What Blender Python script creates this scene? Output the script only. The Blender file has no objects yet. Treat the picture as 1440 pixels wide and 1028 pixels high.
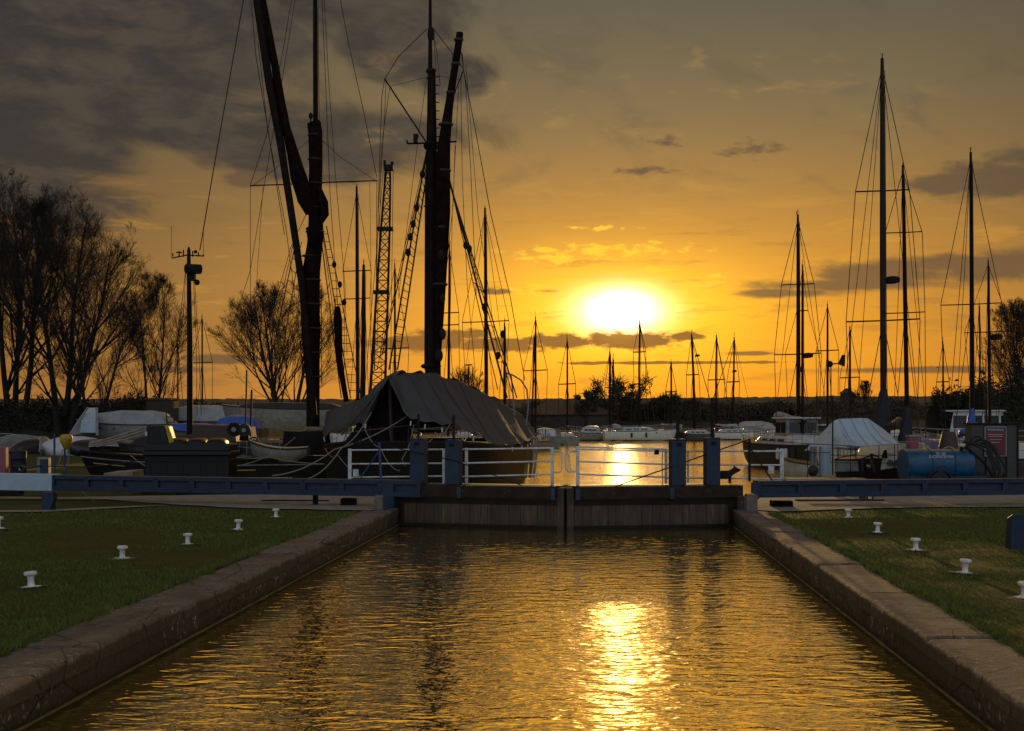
import bpy, math, random
import numpy as np
from mathutils import Vector, Matrix, noise as mnoise
PI = math.pi; R = math.radians
scene = bpy.context.scene
COL = scene.collection

# ---------------------------------------------------------------- camera
F, CX, HY, EYE, WZ = 2000.0, 720.0, 588.0, 2.05, -0.43   # focal in photo px, horizon row, eye height, water level
cam_d = bpy.data.cameras.new('camera'); cam = bpy.data.objects.new('camera', cam_d); COL.objects.link(cam)
cam.location = (0, 0, EYE); cam.rotation_euler = (PI/2, 0, 0)
cam_d.sensor_width = 36; cam_d.lens = 50; cam_d.shift_y = 74/1440
cam_d.clip_start = .1; cam_d.clip_end = 20000
scene.camera = cam

# ---------------------------------------------------------------- exposure
scene.view_settings.view_transform = 'Standard'; scene.view_settings.look = 'None'
scene.view_settings.exposure = .12; scene.view_settings.gamma = 1
scene.cycles.max_bounces = 6; scene.cycles.glossy_bounces = 4; scene.cycles.sample_clamp_indirect = 4
scene.cycles.sample_clamp_direct = 12

# ---------------------------------------------------------------- sun
SUN_AZ, SUN_EL = math.degrees(math.atan(152/2000)), 4.25
sd = bpy.data.lights.new('sun', 'SUN'); so = bpy.data.objects.new('sun', sd); COL.objects.link(so)
sd.energy = 2.0; sd.angle = R(.6); sd.color = (1, .62, .22)
sdir = Vector((math.sin(R(SUN_AZ))*math.cos(R(SUN_EL)), math.cos(R(SUN_AZ))*math.cos(R(SUN_EL)), math.sin(R(SUN_EL))))
so.rotation_euler = sdir.to_track_quat('Z', 'Y').to_euler()
so.location = (0, 0, 60)

# ---------------------------------------------------------------- sky
w = bpy.data.worlds.new('World'); scene.world = w; w.use_nodes = True
nt = w.node_tree; nt.nodes.clear()
class NG:
    """tiny helper that wires math nodes"""
    def __init__(s, nt): s.nt = nt
    def n(s, t, **k):
        x = s.nt.nodes.new(t)
        for a, b in k.items(): setattr(x, a, b)
        return x
    def inp(s, sock, v):
        if hasattr(v, 'is_output') or isinstance(v, bpy.types.NodeSocket): s.nt.links.new(v, sock)
        else: sock.default_value = v
    def m(s, op, a, b=0.0, c=0.0, clamp=False):
        x = s.n('ShaderNodeMath', operation=op, use_clamp=clamp)
        for i, v in enumerate((a, b, c)): s.inp(x.inputs[i], v)
        return x.outputs[0]
    def mix(s, f, a, b, mode='MIX'):
        x = s.n('ShaderNodeMix', data_type='RGBA', blend_type=mode)
        s.inp(x.inputs[0], f)
        for i, v in ((6, a), (7, b)):
            if isinstance(v, tuple): v = (*v, 1) if len(v) == 3 else v
            s.inp(x.inputs[i], v)
        return x.outputs[2]
    def noise(s, vec, scale, detail=4, rough=.55, dist=0.0):
        x = s.n('ShaderNodeTexNoise'); s.nt.links.new(vec, x.inputs['Vector'])
        x.inputs['Scale'].default_value = scale; x.inputs['Detail'].default_value = detail
        x.inputs['Roughness'].default_value = rough; x.inputs['Distortion'].default_value = dist
        return x.outputs['Fac']
    def ramp(s, f, stops, interp='LINEAR'):
        x = s.n('ShaderNodeValToRGB'); s.nt.links.new(f, x.inputs[0]); e = x.color_ramp.elements
        x.color_ramp.interpolation = interp
        while len(e) < len(stops): e.new(.5)
        for i, (p, c) in enumerate(stops):
            e[i].position = p; e[i].color = (c, c, c, 1) if not isinstance(c, tuple) else (*c[:3], 1)
        return x.outputs[0]
    def sstep(s, v, lo, hi):
        x = s.n('ShaderNodeMapRange', interpolation_type='SMOOTHSTEP'); s.inp(x.inputs[0], v)
        x.inputs[1].default_value = lo; x.inputs[2].default_value = hi
        return x.outputs[0]
g = NG(nt)
tc = g.n('ShaderNodeTexCoord'); sep = g.n('ShaderNodeSeparateXYZ'); nt.links.new(tc.outputs['Generated'], sep.inputs[0])
X, Y, Z = sep.outputs
DEG = 180/PI
az = g.m('MULTIPLY', g.m('ARCTAN2', X, Y), DEG)          # degrees, right of the look direction
el = g.m('MULTIPLY', g.m('ARCSINE', Z), DEG)
def pxa(x): return math.degrees(math.atan((x-CX)/F))
def pya(y, x=CX): return math.degrees(math.atan((HY-y)/math.hypot(F, x-CX)))
comb = g.n('ShaderNodeCombineXYZ'); g.inp(comb.inputs[0], g.m('MULTIPLY', az, .42)); g.inp(comb.inputs[1], el); comb.inputs[2].default_value = 3.7
ae = comb.outputs[0]
comb2 = g.n('ShaderNodeCombineXYZ'); g.inp(comb2.inputs[0], g.m('ADD', g.m('MULTIPLY', az, .8), g.m('MULTIPLY', el, .55))); g.inp(comb2.inputs[1], g.m('MULTIPLY', el, 1.35)); comb2.inputs[2].default_value = 9.1
ae2 = comb2.outputs[0]
elf = g.m('DIVIDE', g.m('MAXIMUM', el, 0.0), 90.0)
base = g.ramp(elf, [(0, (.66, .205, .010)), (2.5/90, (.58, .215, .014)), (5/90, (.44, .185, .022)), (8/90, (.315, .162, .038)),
                    (12/90, (.188, .135, .062)), (16.5/90, (.108, .095, .064)), (18/90, (.48, .27, .045)), (32/90, (.98, .50, .05)), (50/90, (.11, .10, .09)), (1, (.13, .14, .16))])  # gold band above the frame is added to brighten the water's reflection
tan = g.ramp(elf, [(0, (.40, .19, .055)), (5/90, (.29, .160, .055)), (10/90, (.19, .125, .055)), (17/90, (.11, .090, .060)), (18/90, (.48, .27, .045)), (32/90, (.98, .50, .05)), (50/90, (.11, .10, .09)), (1, (.13, .14, .16))])  # carries the same added gold band overhead
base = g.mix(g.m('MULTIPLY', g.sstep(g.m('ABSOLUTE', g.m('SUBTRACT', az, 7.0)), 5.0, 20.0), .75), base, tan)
# the glow around the sun falls off sideways
daz = g.m('SUBTRACT', az, SUN_AZ); dele = g.m('SUBTRACT', el, SUN_EL+.05)
def gauss(sa, se):
    q = g.m('ADD', g.m('POWER', g.m('DIVIDE', daz, sa), 2.0), g.m('POWER', g.m('DIVIDE', dele, se), 2.0))
    return g.m('EXPONENT', g.m('MULTIPLY', q, -1.0))
side = g.ramp(g.m('DIVIDE', g.m('ABSOLUTE', g.m('SUBTRACT', az, 5.0)), 60.0), [(0, 1.0), (.16, .93), (.33, .72), (.6, .45), (1, .3)])
base = g.mix(1.0, base, side, 'MULTIPLY')
def add(c, col, f): return g.mix(f, c, col, 'ADD')
c = base
c = add(c, (.32, .13, 0.0), gauss(13, 4.8))
c = add(c, (.80, .42, 0.0), gauss(5.0, 2.1))
# ---- clouds
n1 = g.noise(ae, 1.15, 7, .6, .3); n2 = g.noise(ae2, .34, 6, .55, .6); n3 = g.noise(ae, 3.2, 5, .6)
def blob(x0, y0, rx, ry):
    a0, e0 = pxa(x0), pya(y0, x0); ra, re = rx/F*DEG, ry/F*DEG
    q = g.m('ADD', g.m('POWER', g.m('DIVIDE', g.m('SUBTRACT', az, a0), ra), 2.0), g.m('POWER', g.m('DIVIDE', g.m('SUBTRACT', el, e0), re), 2.0))
    return g.m('EXPONENT', g.m('MULTIPLY', q, -1.0))
def group(bl):
    m = None
    for b in bl:
        v = blob(*b); m = v if m is None else g.m('MAXIMUM', m, v)
    return m
def mask(bl, nz, amp, lo, hi):
    gr = group(bl); return g.m('MULTIPLY', g.sstep(g.m('ADD', gr, g.m('MULTIPLY', g.m('SUBTRACT', nz, .5), amp)), lo, hi), g.sstep(gr, .04, .25))
soft = mask([(90, 60, 300, 150), (20, 210, 190, 95), (330, 180, 330, 42), (240, -60, 520, 90), (560, 60, 95, 55), (130, 20, 330, 90), (430, 225, 170, 26), (640, 105, 60, 30), (-300, 100, 400, 220), (60, 20, 260, 110)], n2, 1.5, .12, .66)
c = g.mix(g.m('MULTIPLY', soft, .95), c, g.mix(g.sstep(n1, .40, .68), (.030, .027, .026), (.062, .047, .036)))
wisps = g.sstep(n2, .50, .72); wz = g.m('MULTIPLY', wisps, g.sstep(el, 5.5, 11.0))
c = g.mix(g.m('MULTIPLY', wz, .42), c, (.085, .070, .05))
comb3 = g.n('ShaderNodeCombineXYZ'); g.inp(comb3.inputs[0], g.m('MULTIPLY', az, .16)); g.inp(comb3.inputs[1], el); comb3.inputs[2].default_value = 21.0
n4 = g.noise(comb3.outputs[0], 1.7, 7, .62, .2)
low = g.m('MULTIPLY', g.sstep(el, .2, 1.6), g.sstep(el, 11.0, 6.0))
c = g.mix(g.m('MULTIPLY', g.m('MULTIPLY', g.sstep(n4, .54, .68), low), .30), c, (.16, .085, .03))
c = g.mix(g.m('MULTIPLY', g.m('MULTIPLY', g.sstep(n4, .45, .33), low), .22), c, (.80, .36, .03))
lit = g.m('MULTIPLY', g.sstep(n1, .54, .72), mask([(840, 150, 520, 110), (860, 270, 280, 40)], n2, 1.0, .35, .8))
c = g.mix(g.m('MULTIPLY', lit, .22), c, (.52, .30, .06))
dusk = mask([(1420, 250, 120, 30), (1340, 258, 80, 18), (1440, 220, 60, 18)], n1, 1.6, .28, .85)
dusk = g.m('MAXIMUM', dusk, mask([(1066, 207, 40, 14), (1045, 212, 40, 9), (936, 200, 30, 10), (920, 240, 60, 8)], n3, 2.6, .42, 1.25))
c = g.mix(g.m('MULTIPLY', dusk, .80), c, (.075, .052, .036))
band = mask([(1240, 385, 130, 20), (1100, 412, 80, 9), (1400, 375, 110, 22), (1190, 400, 150, 12), (330, 505, 90, 7), (345, 250, 40, 14), (1060, 497, 40, 4), (235, 520, 60, 6), (1290, 520, 140, 5), (700, 410, 26, 5), (1330, 372, 150, 16)], n1, 1.3, .26, .80)
c = g.mix(g.m('MULTIPLY', band, .86), c, (.105, .062, .034))
gold = mask([(850, 352, 114, 9.5), (790, 364, 46, 6.8), (905, 350, 39, 8.1), (766, 352, 29, 5.4), (765, 408, 50, 10.8), (925, 379, 36, 4.1), (970, 400, 41, 8.1), (878, 394, 20, 5.4), (845, 321, 41, 4.1), (1012, 389, 16, 4.1), (720, 470, 138, 5.4), (850, 456, 69, 5.4)], n3, 3.4, .38, 1.0)
c = g.mix(g.m('MULTIPLY', gold, .95), c, (1.0, .56, .03))
core2 = mask([(768, 409, 26, 5), (708, 410, 14, 4)], n3, 1.2, .5, 1.0)
c = g.mix(g.m('MULTIPLY', core2, .6), c, (.22, .11, .02))
# the sun's bloom, cut off below by the strip of cloud
strip = mask([(600, 482, 90, 12), (700, 484, 90, 11), (790, 480, 56, 11), (884, 479, 78, 13), (965, 473, 28, 6), (820, 511, 28, 3), (640, 470, 60, 8), (950, 510, 160, 2.5)], n3, 1.4, .26, .62)
stripf = g.m('MULTIPLY', strip, .975)
c = add(c, (2.2, .95, .0), gauss(1.45, .72))
sunw = g.m('MULTIPLY', gauss(1.42, .74), g.m('ADD', .45, g.m('MULTIPLY', n1, 1.1)))
c = add(c, (2.6, 2.3, 2.1), sunw)
c = add(c, (5.0, 4.4, 3.0), gauss(.6, .34))
c = g.mix(stripf, c, (.20, .085, .018))
c = add(c, (.45, .20, 0.0), g.m('MULTIPLY', gauss(.9, .85), stripf))
# behind the photographer: an open, cooler evening sky
back = g.sstep(g.m('MULTIPLY', Y, -1.0), -.30, .75)
backcol = g.ramp(elf, [(0, (.27, .29, .33)), (.25, (.48, .54, .64)), (.7, (.30, .34, .41)), (1, (.14, .15, .17))])
c = g.mix(back, c, backcol)
below = g.sstep(el, -1.2, -.1)
c = g.mix(below, (.05, .04, .025), c)
sky = g.n('ShaderNodeTexSky', sky_type='NISHITA'); sky.sun_disc = False
sky.sun_elevation = R(SUN_EL); sky.sun_rotation = R(SUN_AZ)
STR = .1
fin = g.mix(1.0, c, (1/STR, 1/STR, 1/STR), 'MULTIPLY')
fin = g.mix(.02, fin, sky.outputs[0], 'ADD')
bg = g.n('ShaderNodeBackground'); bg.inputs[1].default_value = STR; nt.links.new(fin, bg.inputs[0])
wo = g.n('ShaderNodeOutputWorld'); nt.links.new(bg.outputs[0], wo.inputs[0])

# ---------------------------------------------------------------- mesh helpers
def P(px, py, d): return Vector(((px-CX)/F*d, d, EYE-(py-HY)/F*d))      # a point of the place, seen at px, py, at distance d
def G(px, py, z=0.0):
    d = (EYE-z)*F/(py-HY); return Vector(((px-CX)/F*d, d, z))
class MB:
    def __init__(s): s.v = []; s.f = []
    def poly(s, pts):
        n = len(s.v); s.v += [tuple(p) for p in pts]; s.f.append(tuple(range(n, n+len(pts)))); return s
    def hexa(s, p):   # 8 points: bottom 4 ccw, top 4
        n = len(s.v); s.v += [tuple(q) for q in p]
        s.f += [tuple(n+i for i in q) for q in ((3,2,1,0),(4,5,6,7),(0,1,5,4),(1,2,6,5),(2,3,7,6),(3,0,4,7))]; return s
    def box(s, x0, x1, y0, y1, z0, z1, fr=None):
        pts = [(x0,y0,z0),(x1,y0,z0),(x1,y1,z0),(x0,y1,z0),(x0,y0,z1),(x1,y0,z1),(x1,y1,z1),(x0,y1,z1)]
        if fr: pts = [fr(*q) for q in pts]
        return s.hexa(pts)
    def tube(s, pts, r, n=6, cap=True):
        pts = [Vector(p) for p in pts]
        if not hasattr(r, '__len__'): r = [r]*len(pts)
        b = len(s.v); ref = None
        for i, p in enumerate(pts):
            t = (pts[min(i+1, len(pts)-1)]-pts[max(i-1, 0)])
            t = t.normalized() if t.length > 1e-9 else Vector((0,0,1))
            if ref is None: ref = Vector((0,0,1)) if abs(t.z) < .9 else Vector((1,0,0))
            u = t.cross(ref).normalized(); v = u.cross(t).normalized(); ref = v
            for k in range(n):
                a = 2*PI*k/n; s.v.append(tuple(p+u*(r[i]*math.cos(a))+v*(r[i]*math.sin(a))))
        for i in range(len(pts)-1):
            for k in range(n):
                k2 = (k+1) % n; s.f.append((b+i*n+k, b+i*n+k2, b+(i+1)*n+k2, b+(i+1)*n+k))
        if cap:
            s.f.append(tuple(b+k for k in range(n))[::-1]); s.f.append(tuple(b+(len(pts)-1)*n+k for k in range(n)))
        return s
    def lathe(s, prof, n=20, at=(0,0,0)):
        b = len(s.v)
        for (r, z) in prof:
            for k in range(n):
                a = 2*PI*k/n; s.v.append((at[0]+r*math.cos(a), at[1]+r*math.sin(a), at[2]+z))
        for i in range(len(prof)-1):
            for k in range(n):
                k2 = (k+1) % n; s.f.append((b+i*n+k, b+i*n+k2, b+(i+1)*n+k2, b+(i+1)*n+k))
        s.f.append(tuple(b+k for k in range(n))[::-1]); s.f.append(tuple(b+(len(prof)-1)*n+k for k in range(n)))
        return s
    def ball(s, c, r, n=10, sz=1.0):
        prof = [(max(r*math.sin(PI*i/8), .001), -r*sz*math.cos(PI*i/8)) for i in range(9)]
        return s.lathe(prof, n, c)
    def grid(s, rows, close=False):
        b = len(s.v); m = len(rows[0])
        for rw in rows: s.v += [tuple(p) for p in rw]
        for i in range(len(rows)-1):
            for j in range(m-1 if not close else m):
                j2 = (j+1) % m; s.f.append((b+i*m+j, b+i*m+j2, b+(i+1)*m+j2, b+(i+1)*m+j))
        return s
def prop(o, label=None, cat=None, group=None, kind=None):
    if label: o['label'] = label
    if cat: o['category'] = cat
    if group: o['group'] = group
    if kind: o['kind'] = kind
    return o
def build(mb, name, mat, parent=None, world=False, smooth=False, bevel=0.0, org=None, label=None):
    me = bpy.data.meshes.new(name)
    vs = mb.v
    if org is None and parent is not None and world:
        r = parent
        while r.parent: r = r.parent
        org = r.location
    if org is not None: vs = [(x-org[0], y-org[1], z-org[2]) for x, y, z in vs]
    me.from_pydata(vs, [], mb.f); me.validate(); me.update()
    if smooth: me.polygons.foreach_set('use_smooth', [True]*len(me.polygons))
    o = bpy.data.objects.new(name, me); COL.objects.link(o); me.materials.append(mat)
    if parent is not None: o.parent = parent
    elif org is not None: o.location = org
    if bevel:
        md = o.modifiers.new('bevel', 'BEVEL'); md.width = bevel; md.segments = 2; md.limit_method = 'ANGLE'
    if smooth and hasattr(me, 'set_sharp_from_angle'): me.set_sharp_from_angle(angle=R(40))
    if label: o['label'] = label
    return o
def thing(name, label, cat, loc=(0,0,0), group=None, rz=0.0):
    o = bpy.data.objects.new(name, None); COL.objects.link(o); o.location = loc; o.rotation_euler = (0,0,rz); o.empty_display_size = .3
    return prop(o, label, cat, group)
def copy_tree(o, parent=None):
    c = o.copy(); COL.objects.link(c)
    if parent is not None: c.parent = parent
    for ch in list(o.children): copy_tree(ch, c)
    return c
def lettering(txt, size, mat, parent, loc, name='lettering', rot=(PI/2,0,0), stretch=1.0):
    cu = bpy.data.curves.new('text', 'FONT'); cu.body = txt; cu.size = size; cu.align_x = 'CENTER'; cu.align_y = 'CENTER'; cu.extrude = .002
    cu.offset = .002
    to = bpy.data.objects.new('text', cu); COL.objects.link(to)
    dg = bpy.context.evaluated_depsgraph_get()
    me = bpy.data.meshes.new_from_object(to.evaluated_get(dg)); bpy.data.objects.remove(to)
    me.materials.clear(); me.materials.append(mat)
    o = bpy.data.objects.new(name, me); COL.objects.link(o); o.parent = parent; o.location = loc; o.rotation_euler = rot; o.scale = (stretch, 1, 1)
    return o

# ---------------------------------------------------------------- materials
def mat(name, col, rough=.6, metal=0.0, vary=.25, scale=6.0, bump=0.0, bscale=30.0, col2=None, spec=None, stretch=(1,1,1), coat=0.0, dirt=None):
    m = bpy.data.materials.new(name); m.use_nodes = True; t = m.node_tree; b = t.nodes['Principled BSDF']; h = NG(t)
    tcx = h.n('ShaderNodeTexCoord'); mp = h.n('ShaderNodeMapping'); t.links.new(tcx.outputs['Object'], mp.inputs[0]); mp.inputs['Scale'].default_value = stretch
    v = mp.outputs[0]
    nz = h.noise(v, scale, 6, .6)
    c2 = col2 or tuple(x*(1-vary) for x in col); c1 = col if col2 else tuple(min(x*(1+vary*.5), 1) for x in col)
    cc = h.ramp(nz, [(.3, c2), (.7, c1)])
    if dirt:
        dc, lo, hi, ds = dirt; cc = h.mix(h.m('MULTIPLY', h.sstep(h.noise(v, ds, 8, .7, .6), lo, hi), .85), cc, dc)
    t.links.new(cc, b.inputs['Base Color'])
    b.inputs['Roughness'].default_value = rough; b.inputs['Metallic'].default_value = metal
    if coat: b.inputs['Coat Weight'].default_value = coat
    if spec is not None: b.inputs['Specular IOR Level'].default_value = spec
    if bump:
        bp = h.n('ShaderNodeBump'); bp.inputs['Strength'].default_value = bump; bp.inputs['Distance'].default_value = .02
        t.links.new(h.noise(v, bscale, 6, .65), bp.inputs['Height']); t.links.new(bp.outputs[0], b.inputs['Normal'])
    return m
M = dict(
 white=mat('white_paint', (.78,.80,.82), .5, vary=.12, bump=.15, col2=None),
 white_rusty=mat('chipped_white_paint', (.86,.88,.90), .5, col2=(.50,.46,.40), scale=16, bump=.4, dirt=((.20,.11,.06), .62, .70, 13)),
 rail=mat('rail_paint', (.62,.64,.66), .5, vary=.4, scale=9, bump=.2, dirt=((.16,.09,.05), .58, .66, 11)),
 blue=mat('dark_blue_paint', (.0065,.026,.060), .55, vary=.4, scale=5, bump=.3, dirt=((.030,.020,.013), .56, .66, 6)),
 blue_dk=mat('recessed_blue', (.010,.028,.050), .6, vary=.4),
 blue_pole=mat('blue_pole', (.02,.05,.16), .5),
 timber=mat('wet_dark_timber', (.022,.016,.012), .9, spec=.2, col2=(.009,.008,.006), scale=5, bump=.5, bscale=18, stretch=(1,1,.35)),
 iron=mat('dark_iron', (.014,.012,.011), .75, spec=.2),
 black=mat('tarred_black', (.007,.006,.005), .7, spec=.2, vary=.4, bump=.2, bscale=8),
 blackpl=mat('black_plastic', (.006,.006,.006), .45, spec=.3, vary=.3),
 mast=mat('varnished_spar', (.014,.008,.006), .7, spec=.12, vary=.5, scale=3),
 alloy=mat('grey_alloy', (.20,.20,.21), .45, vary=.2),
 alloydk=mat('dull_spar', (.030,.026,.022), .7, spec=.15, vary=.3),
 wire=mat('dark_rope', (.020,.015,.012), .7),
 rope=mat('pale_rope', (.24,.22,.18), .8, vary=.3, scale=30),
 sail=mat('furled_dark_red_sail', (.016,.008,.007), 1.0, spec=.05, vary=.5, scale=4, bump=.6, bscale=9),
 tarp=mat('grey_canvas', (.085,.085,.086), 1.0, spec=.1, col2=(.060,.060,.062), scale=1.6, bump=.35, bscale=5, stretch=(.6,1,1)),
 bluetarp=mat('blue_tarpaulin', (.015,.075,.34), .5, vary=.3, scale=3, bump=.3, bscale=4),
 navy=mat('navy_cover', (.006,.008,.018), .7, vary=.3, bump=.3, bscale=6),
 palecov=mat('pale_cover', (.42,.52,.57), .6, dirt=((.20,.22,.22), .55, .70, 3), col2=(.34,.43,.49), scale=1.8, bump=.25, bscale=5),
 greycov=mat('dull_white_cover', (.34,.36,.36), .7, col2=(.20,.21,.21), scale=2, bump=.3, bscale=5),
 gelcoat=mat('white_gelcoat', (.50,.50,.49), .35, vary=.15, scale=2, dirt=((.22,.19,.14), .54, .70, 2.2), stretch=(1,1,.4)),
 gelworn=mat('weathered_white_hull', (.22,.22,.205), .6, col2=(.10,.095,.08), scale=3, bump=.3, dirt=((.06,.05,.04), .55, .68, 3)),
 cream=mat('cream_paint', (.40,.38,.30), .45, vary=.2),
 darkhull=mat('dark_hull', (.020,.018,.020), .35, vary=.3),
 redhull=mat('red_bottom', (.10,.02,.016), .6),
 brown=mat('brown_wood', (.055,.028,.017), .6, vary=.4, bump=.3),
 plank=mat('grey_plank', (.26,.22,.16), .7, vary=.35, scale=5, stretch=(1,1,.2)),
 glass=mat('dark_glass', (.012,.013,.015), .08, vary=.1),
 yellow=mat('yellow_plastic', (.50,.36,.02), .5, col2=(.25,.14,.02), scale=9),
 yline=mat('yellow_line', (.35,.26,.03), .5),
 pink=mat('faded_red_paint', (.28,.08,.10), .6),
 redsign=mat('red_sign', (.15,.016,.020), .5, vary=.25, scale=5),
 signdk=mat('sign_header', (.06,.03,.05), .5),
 signtxt=mat('sign_lettering', (.45,.40,.40), .5),
 tealblue=mat('blue_tank_paint', (.006,.075,.17), .4, vary=.4, scale=4, bump=.15, dirt=((.02,.03,.035), .52, .68, 3.5)),
 rubber=mat('black_rubber', (.012,.012,.012), .7),
 concrete_grey=mat('grey_concrete', (.15,.13,.11), .85, vary=.4, scale=7, bump=.4),
 steelgrey=mat('grey_shed_panel', (.055,.055,.045), .6, vary=.3, scale=3),
 bark=mat('bark', (.016,.012,.009), .9, vary=.4, bump=.5, bscale=12),
 twig=mat('winter_twigs', (.012,.009,.007), .9, vary=.3),
 leafdk=mat('dark_scrub', (.022,.022,.010), .9, vary=.5, scale=1),
 thatch=mat('brown_roof', (.060,.038,.022), .8, vary=.3, scale=2),
 wallbr=mat('dark_boards', (.030,.022,.016), .8, vary=.3),
 furd=mat('dark_fur', (.014,.010,.009), .85, vary=.3, bump=.6, bscale=60),
)
# ================================================================= the setting: ground, water, paths, lock
AX = math.tan(R(3.38))                                 # the lock runs a little right of the look direction
def XL(y, off=0.0): return -4.55-off + (y*118/F)
def XR(y, off=0.0): return 3.13+off + (y*118/F)
YG = 32.5                                              # where the gates hang
COPW = .64
# material: grass soil
def grass_mat():
    m = bpy.data.materials.new('lawn'); m.use_nodes = True; t = m.node_tree; b = t.nodes['Principled BSDF']; h = NG(t)
    tcx = h.n('ShaderNodeTexCoord'); v = tcx.outputs['Object']
    a = h.noise(v, .55, 6, .6); f = h.noise(v, 40, 5, .7); k = h.noise(v, 5, 5, .6)
    c1 = h.ramp(a, [(.3, (.028, .040, .009)), (.5, (.042, .058, .012)), (.68, (.062, .072, .015))])
    c2 = h.mix(h.sstep(k, .45, .75), c1, (.030, .030, .010)); c3 = h.mix(h.m('MULTIPLY', f, .5), c2, (.06, .07, .02))
    t.links.new(c3, b.inputs['Base Color']); b.inputs['Roughness'].default_value = .9; b.inputs['Specular IOR Level'].default_value = .15
    bp = h.n('ShaderNodeBump'); bp.inputs['Strength'].default_value = .8; bp.inputs['Distance'].default_value = .05
    t.links.new(h.noise(v, 26, 6, .75), bp.inputs['Height']); t.links.new(bp.outputs[0], b.inputs['Normal'])
    return m
def blade_mat():
    m = bpy.data.materials.new('grass_blades'); m.use_nodes = True; t = m.node_tree; b = t.nodes['Principled BSDF']; h = NG(t)
    tcx = h.n('ShaderNodeTexCoord'); v = tcx.outputs['Object']
    a = h.noise(v, .45, 6, .65); k = h.noise(v, 9, 3, .6); q = h.noise(v, 2.1, 4, .6)
    c1 = h.ramp(a, [(.3, (.060, .096, .018)), (.48, (.090, .134, .022)), (.66, (.135, .165, .026))])
    c1 = h.mix(h.m('MULTIPLY', h.sstep(q, .52, .70), .6), c1, (.085, .070, .022))
    c2 = h.mix(h.m('MULTIPLY', k, .35), c1, (.19, .17, .04)); t.links.new(c2, b.inputs['Base Color'])
    b.inputs['Roughness'].default_value = .7; b.inputs['Specular IOR Level'].default_value = .2
    tr = h.n('ShaderNodeBsdfTranslucent'); t.links.new(c2, tr.inputs[0]); mx = h.n('ShaderNodeMixShader'); mx.inputs[0].default_value = .12
    out = t.nodes['Material Output']; t.links.new(b.outputs[0], mx.inputs[1]); t.links.new(tr.outputs[0], mx.inputs[2]); t.links.new(mx.outputs[0], out.inputs[0])
    return m
def concrete_mat(name, base, dark, wet=True):
    m = bpy.data.materials.new(name); m.use_nodes = True; t = m.node_tree; b = t.nodes['Principled BSDF']; h = NG(t)
    tcx = h.n('ShaderNodeTexCoord'); v = tcx.outputs['Object']; sp = h.n('ShaderNodeSeparateXYZ'); t.links.new(v, sp.inputs[0])
    mp = h.n('ShaderNodeMapping'); t.links.new(v, mp.inputs[0]); mp.inputs['Scale'].default_value = (1, 1, .16)
    a = h.noise(v, 1.1, 7, .65); f = h.noise(v, 14, 6, .7); st = h.noise(mp.outputs[0], 5, 5, .65, .4)
    c = h.ramp(a, [(.3, dark), (.62, base)]); c = h.mix(h.m('MULTIPLY', h.sstep(f, .45, .75), .5), c, tuple(x*1.5 for x in base))
    c = h.mix(h.m('MULTIPLY', h.sstep(st, .55, .75), .55), c, tuple(x*.45 for x in dark))
    lich = h.m('MULTIPLY', h.sstep(h.noise(v, 11, 6, .75), .56, .62), h.sstep(h.noise(v, .8, 3, .5), .42, .54))
    c = h.mix(h.m('MULTIPLY', lich, .8), c, (.36, .34, .30))
    pit = h.sstep(h.noise(v, 38, 4, .6), .40, .30)
    crk = h.n('ShaderNodeTexVoronoi', feature='DISTANCE_TO_EDGE'); t.links.new(v, crk.inputs['Vector']); crk.inputs['Scale'].default_value = .9
    ck = h.m('MULTIPLY', h.sstep(h.m('ADD', crk.outputs['Distance'], h.m('MULTIPLY', h.m('SUBTRACT', f, .5), .05)), .012, .0), .7)
    c = h.mix(ck, c, tuple(x*.3 for x in dark))
    c = h.mix(h.m('MULTIPLY', pit, .6), c, tuple(x*.4 for x in dark))
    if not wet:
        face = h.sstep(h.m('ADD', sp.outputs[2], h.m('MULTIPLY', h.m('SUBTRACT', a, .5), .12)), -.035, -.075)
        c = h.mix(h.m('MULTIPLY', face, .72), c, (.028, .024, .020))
    if wet:
        alg = h.sstep(h.m('ADD', sp.outputs[2], h.m('MULTIPLY', h.m('SUBTRACT', f, .5), .25)), -.24, -.40)
        c = h.mix(h.m('MULTIPLY', alg, .75), c, (.020, .020, .008))
    t.links.new(c, b.inputs['Base Color']); b.inputs['Roughness'].default_value = .85; b.inputs['Specular IOR Level'].default_value = .3
    bp = h.n('ShaderNodeBump'); bp.inputs['Strength'].default_value = 1.0; bp.inputs['Distance'].default_value = .05
    hh = h.m('ADD', h.m('ADD', h.noise(v, 3, 6, .7), h.m('MULTIPLY', f, .45)), h.m('ADD', h.m('MULTIPLY', pit, -.3), h.m('MULTIPLY', ck, -.6)))
    t.links.new(hh, bp.inputs['Height']); t.links.new(bp.outputs[0], b.inputs['Normal'])
    return m
M['lawn'] = grass_mat(); M['blade'] = blade_mat()
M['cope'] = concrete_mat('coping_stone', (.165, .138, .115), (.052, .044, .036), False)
M['wall'] = concrete_mat('lock_wall_concrete', (.055, .045, .036), (.020, .017, .014))
M['gravel'] = mat('gravel', (.30, .275, .24), .95, col2=(.16, .145, .125), scale=2.5, bump=.7, bscale=60)
M['ledge'] = mat('algae_ledge', (.14, .12, .05), .8, col2=(.03, .028, .014), scale=5)

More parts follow.
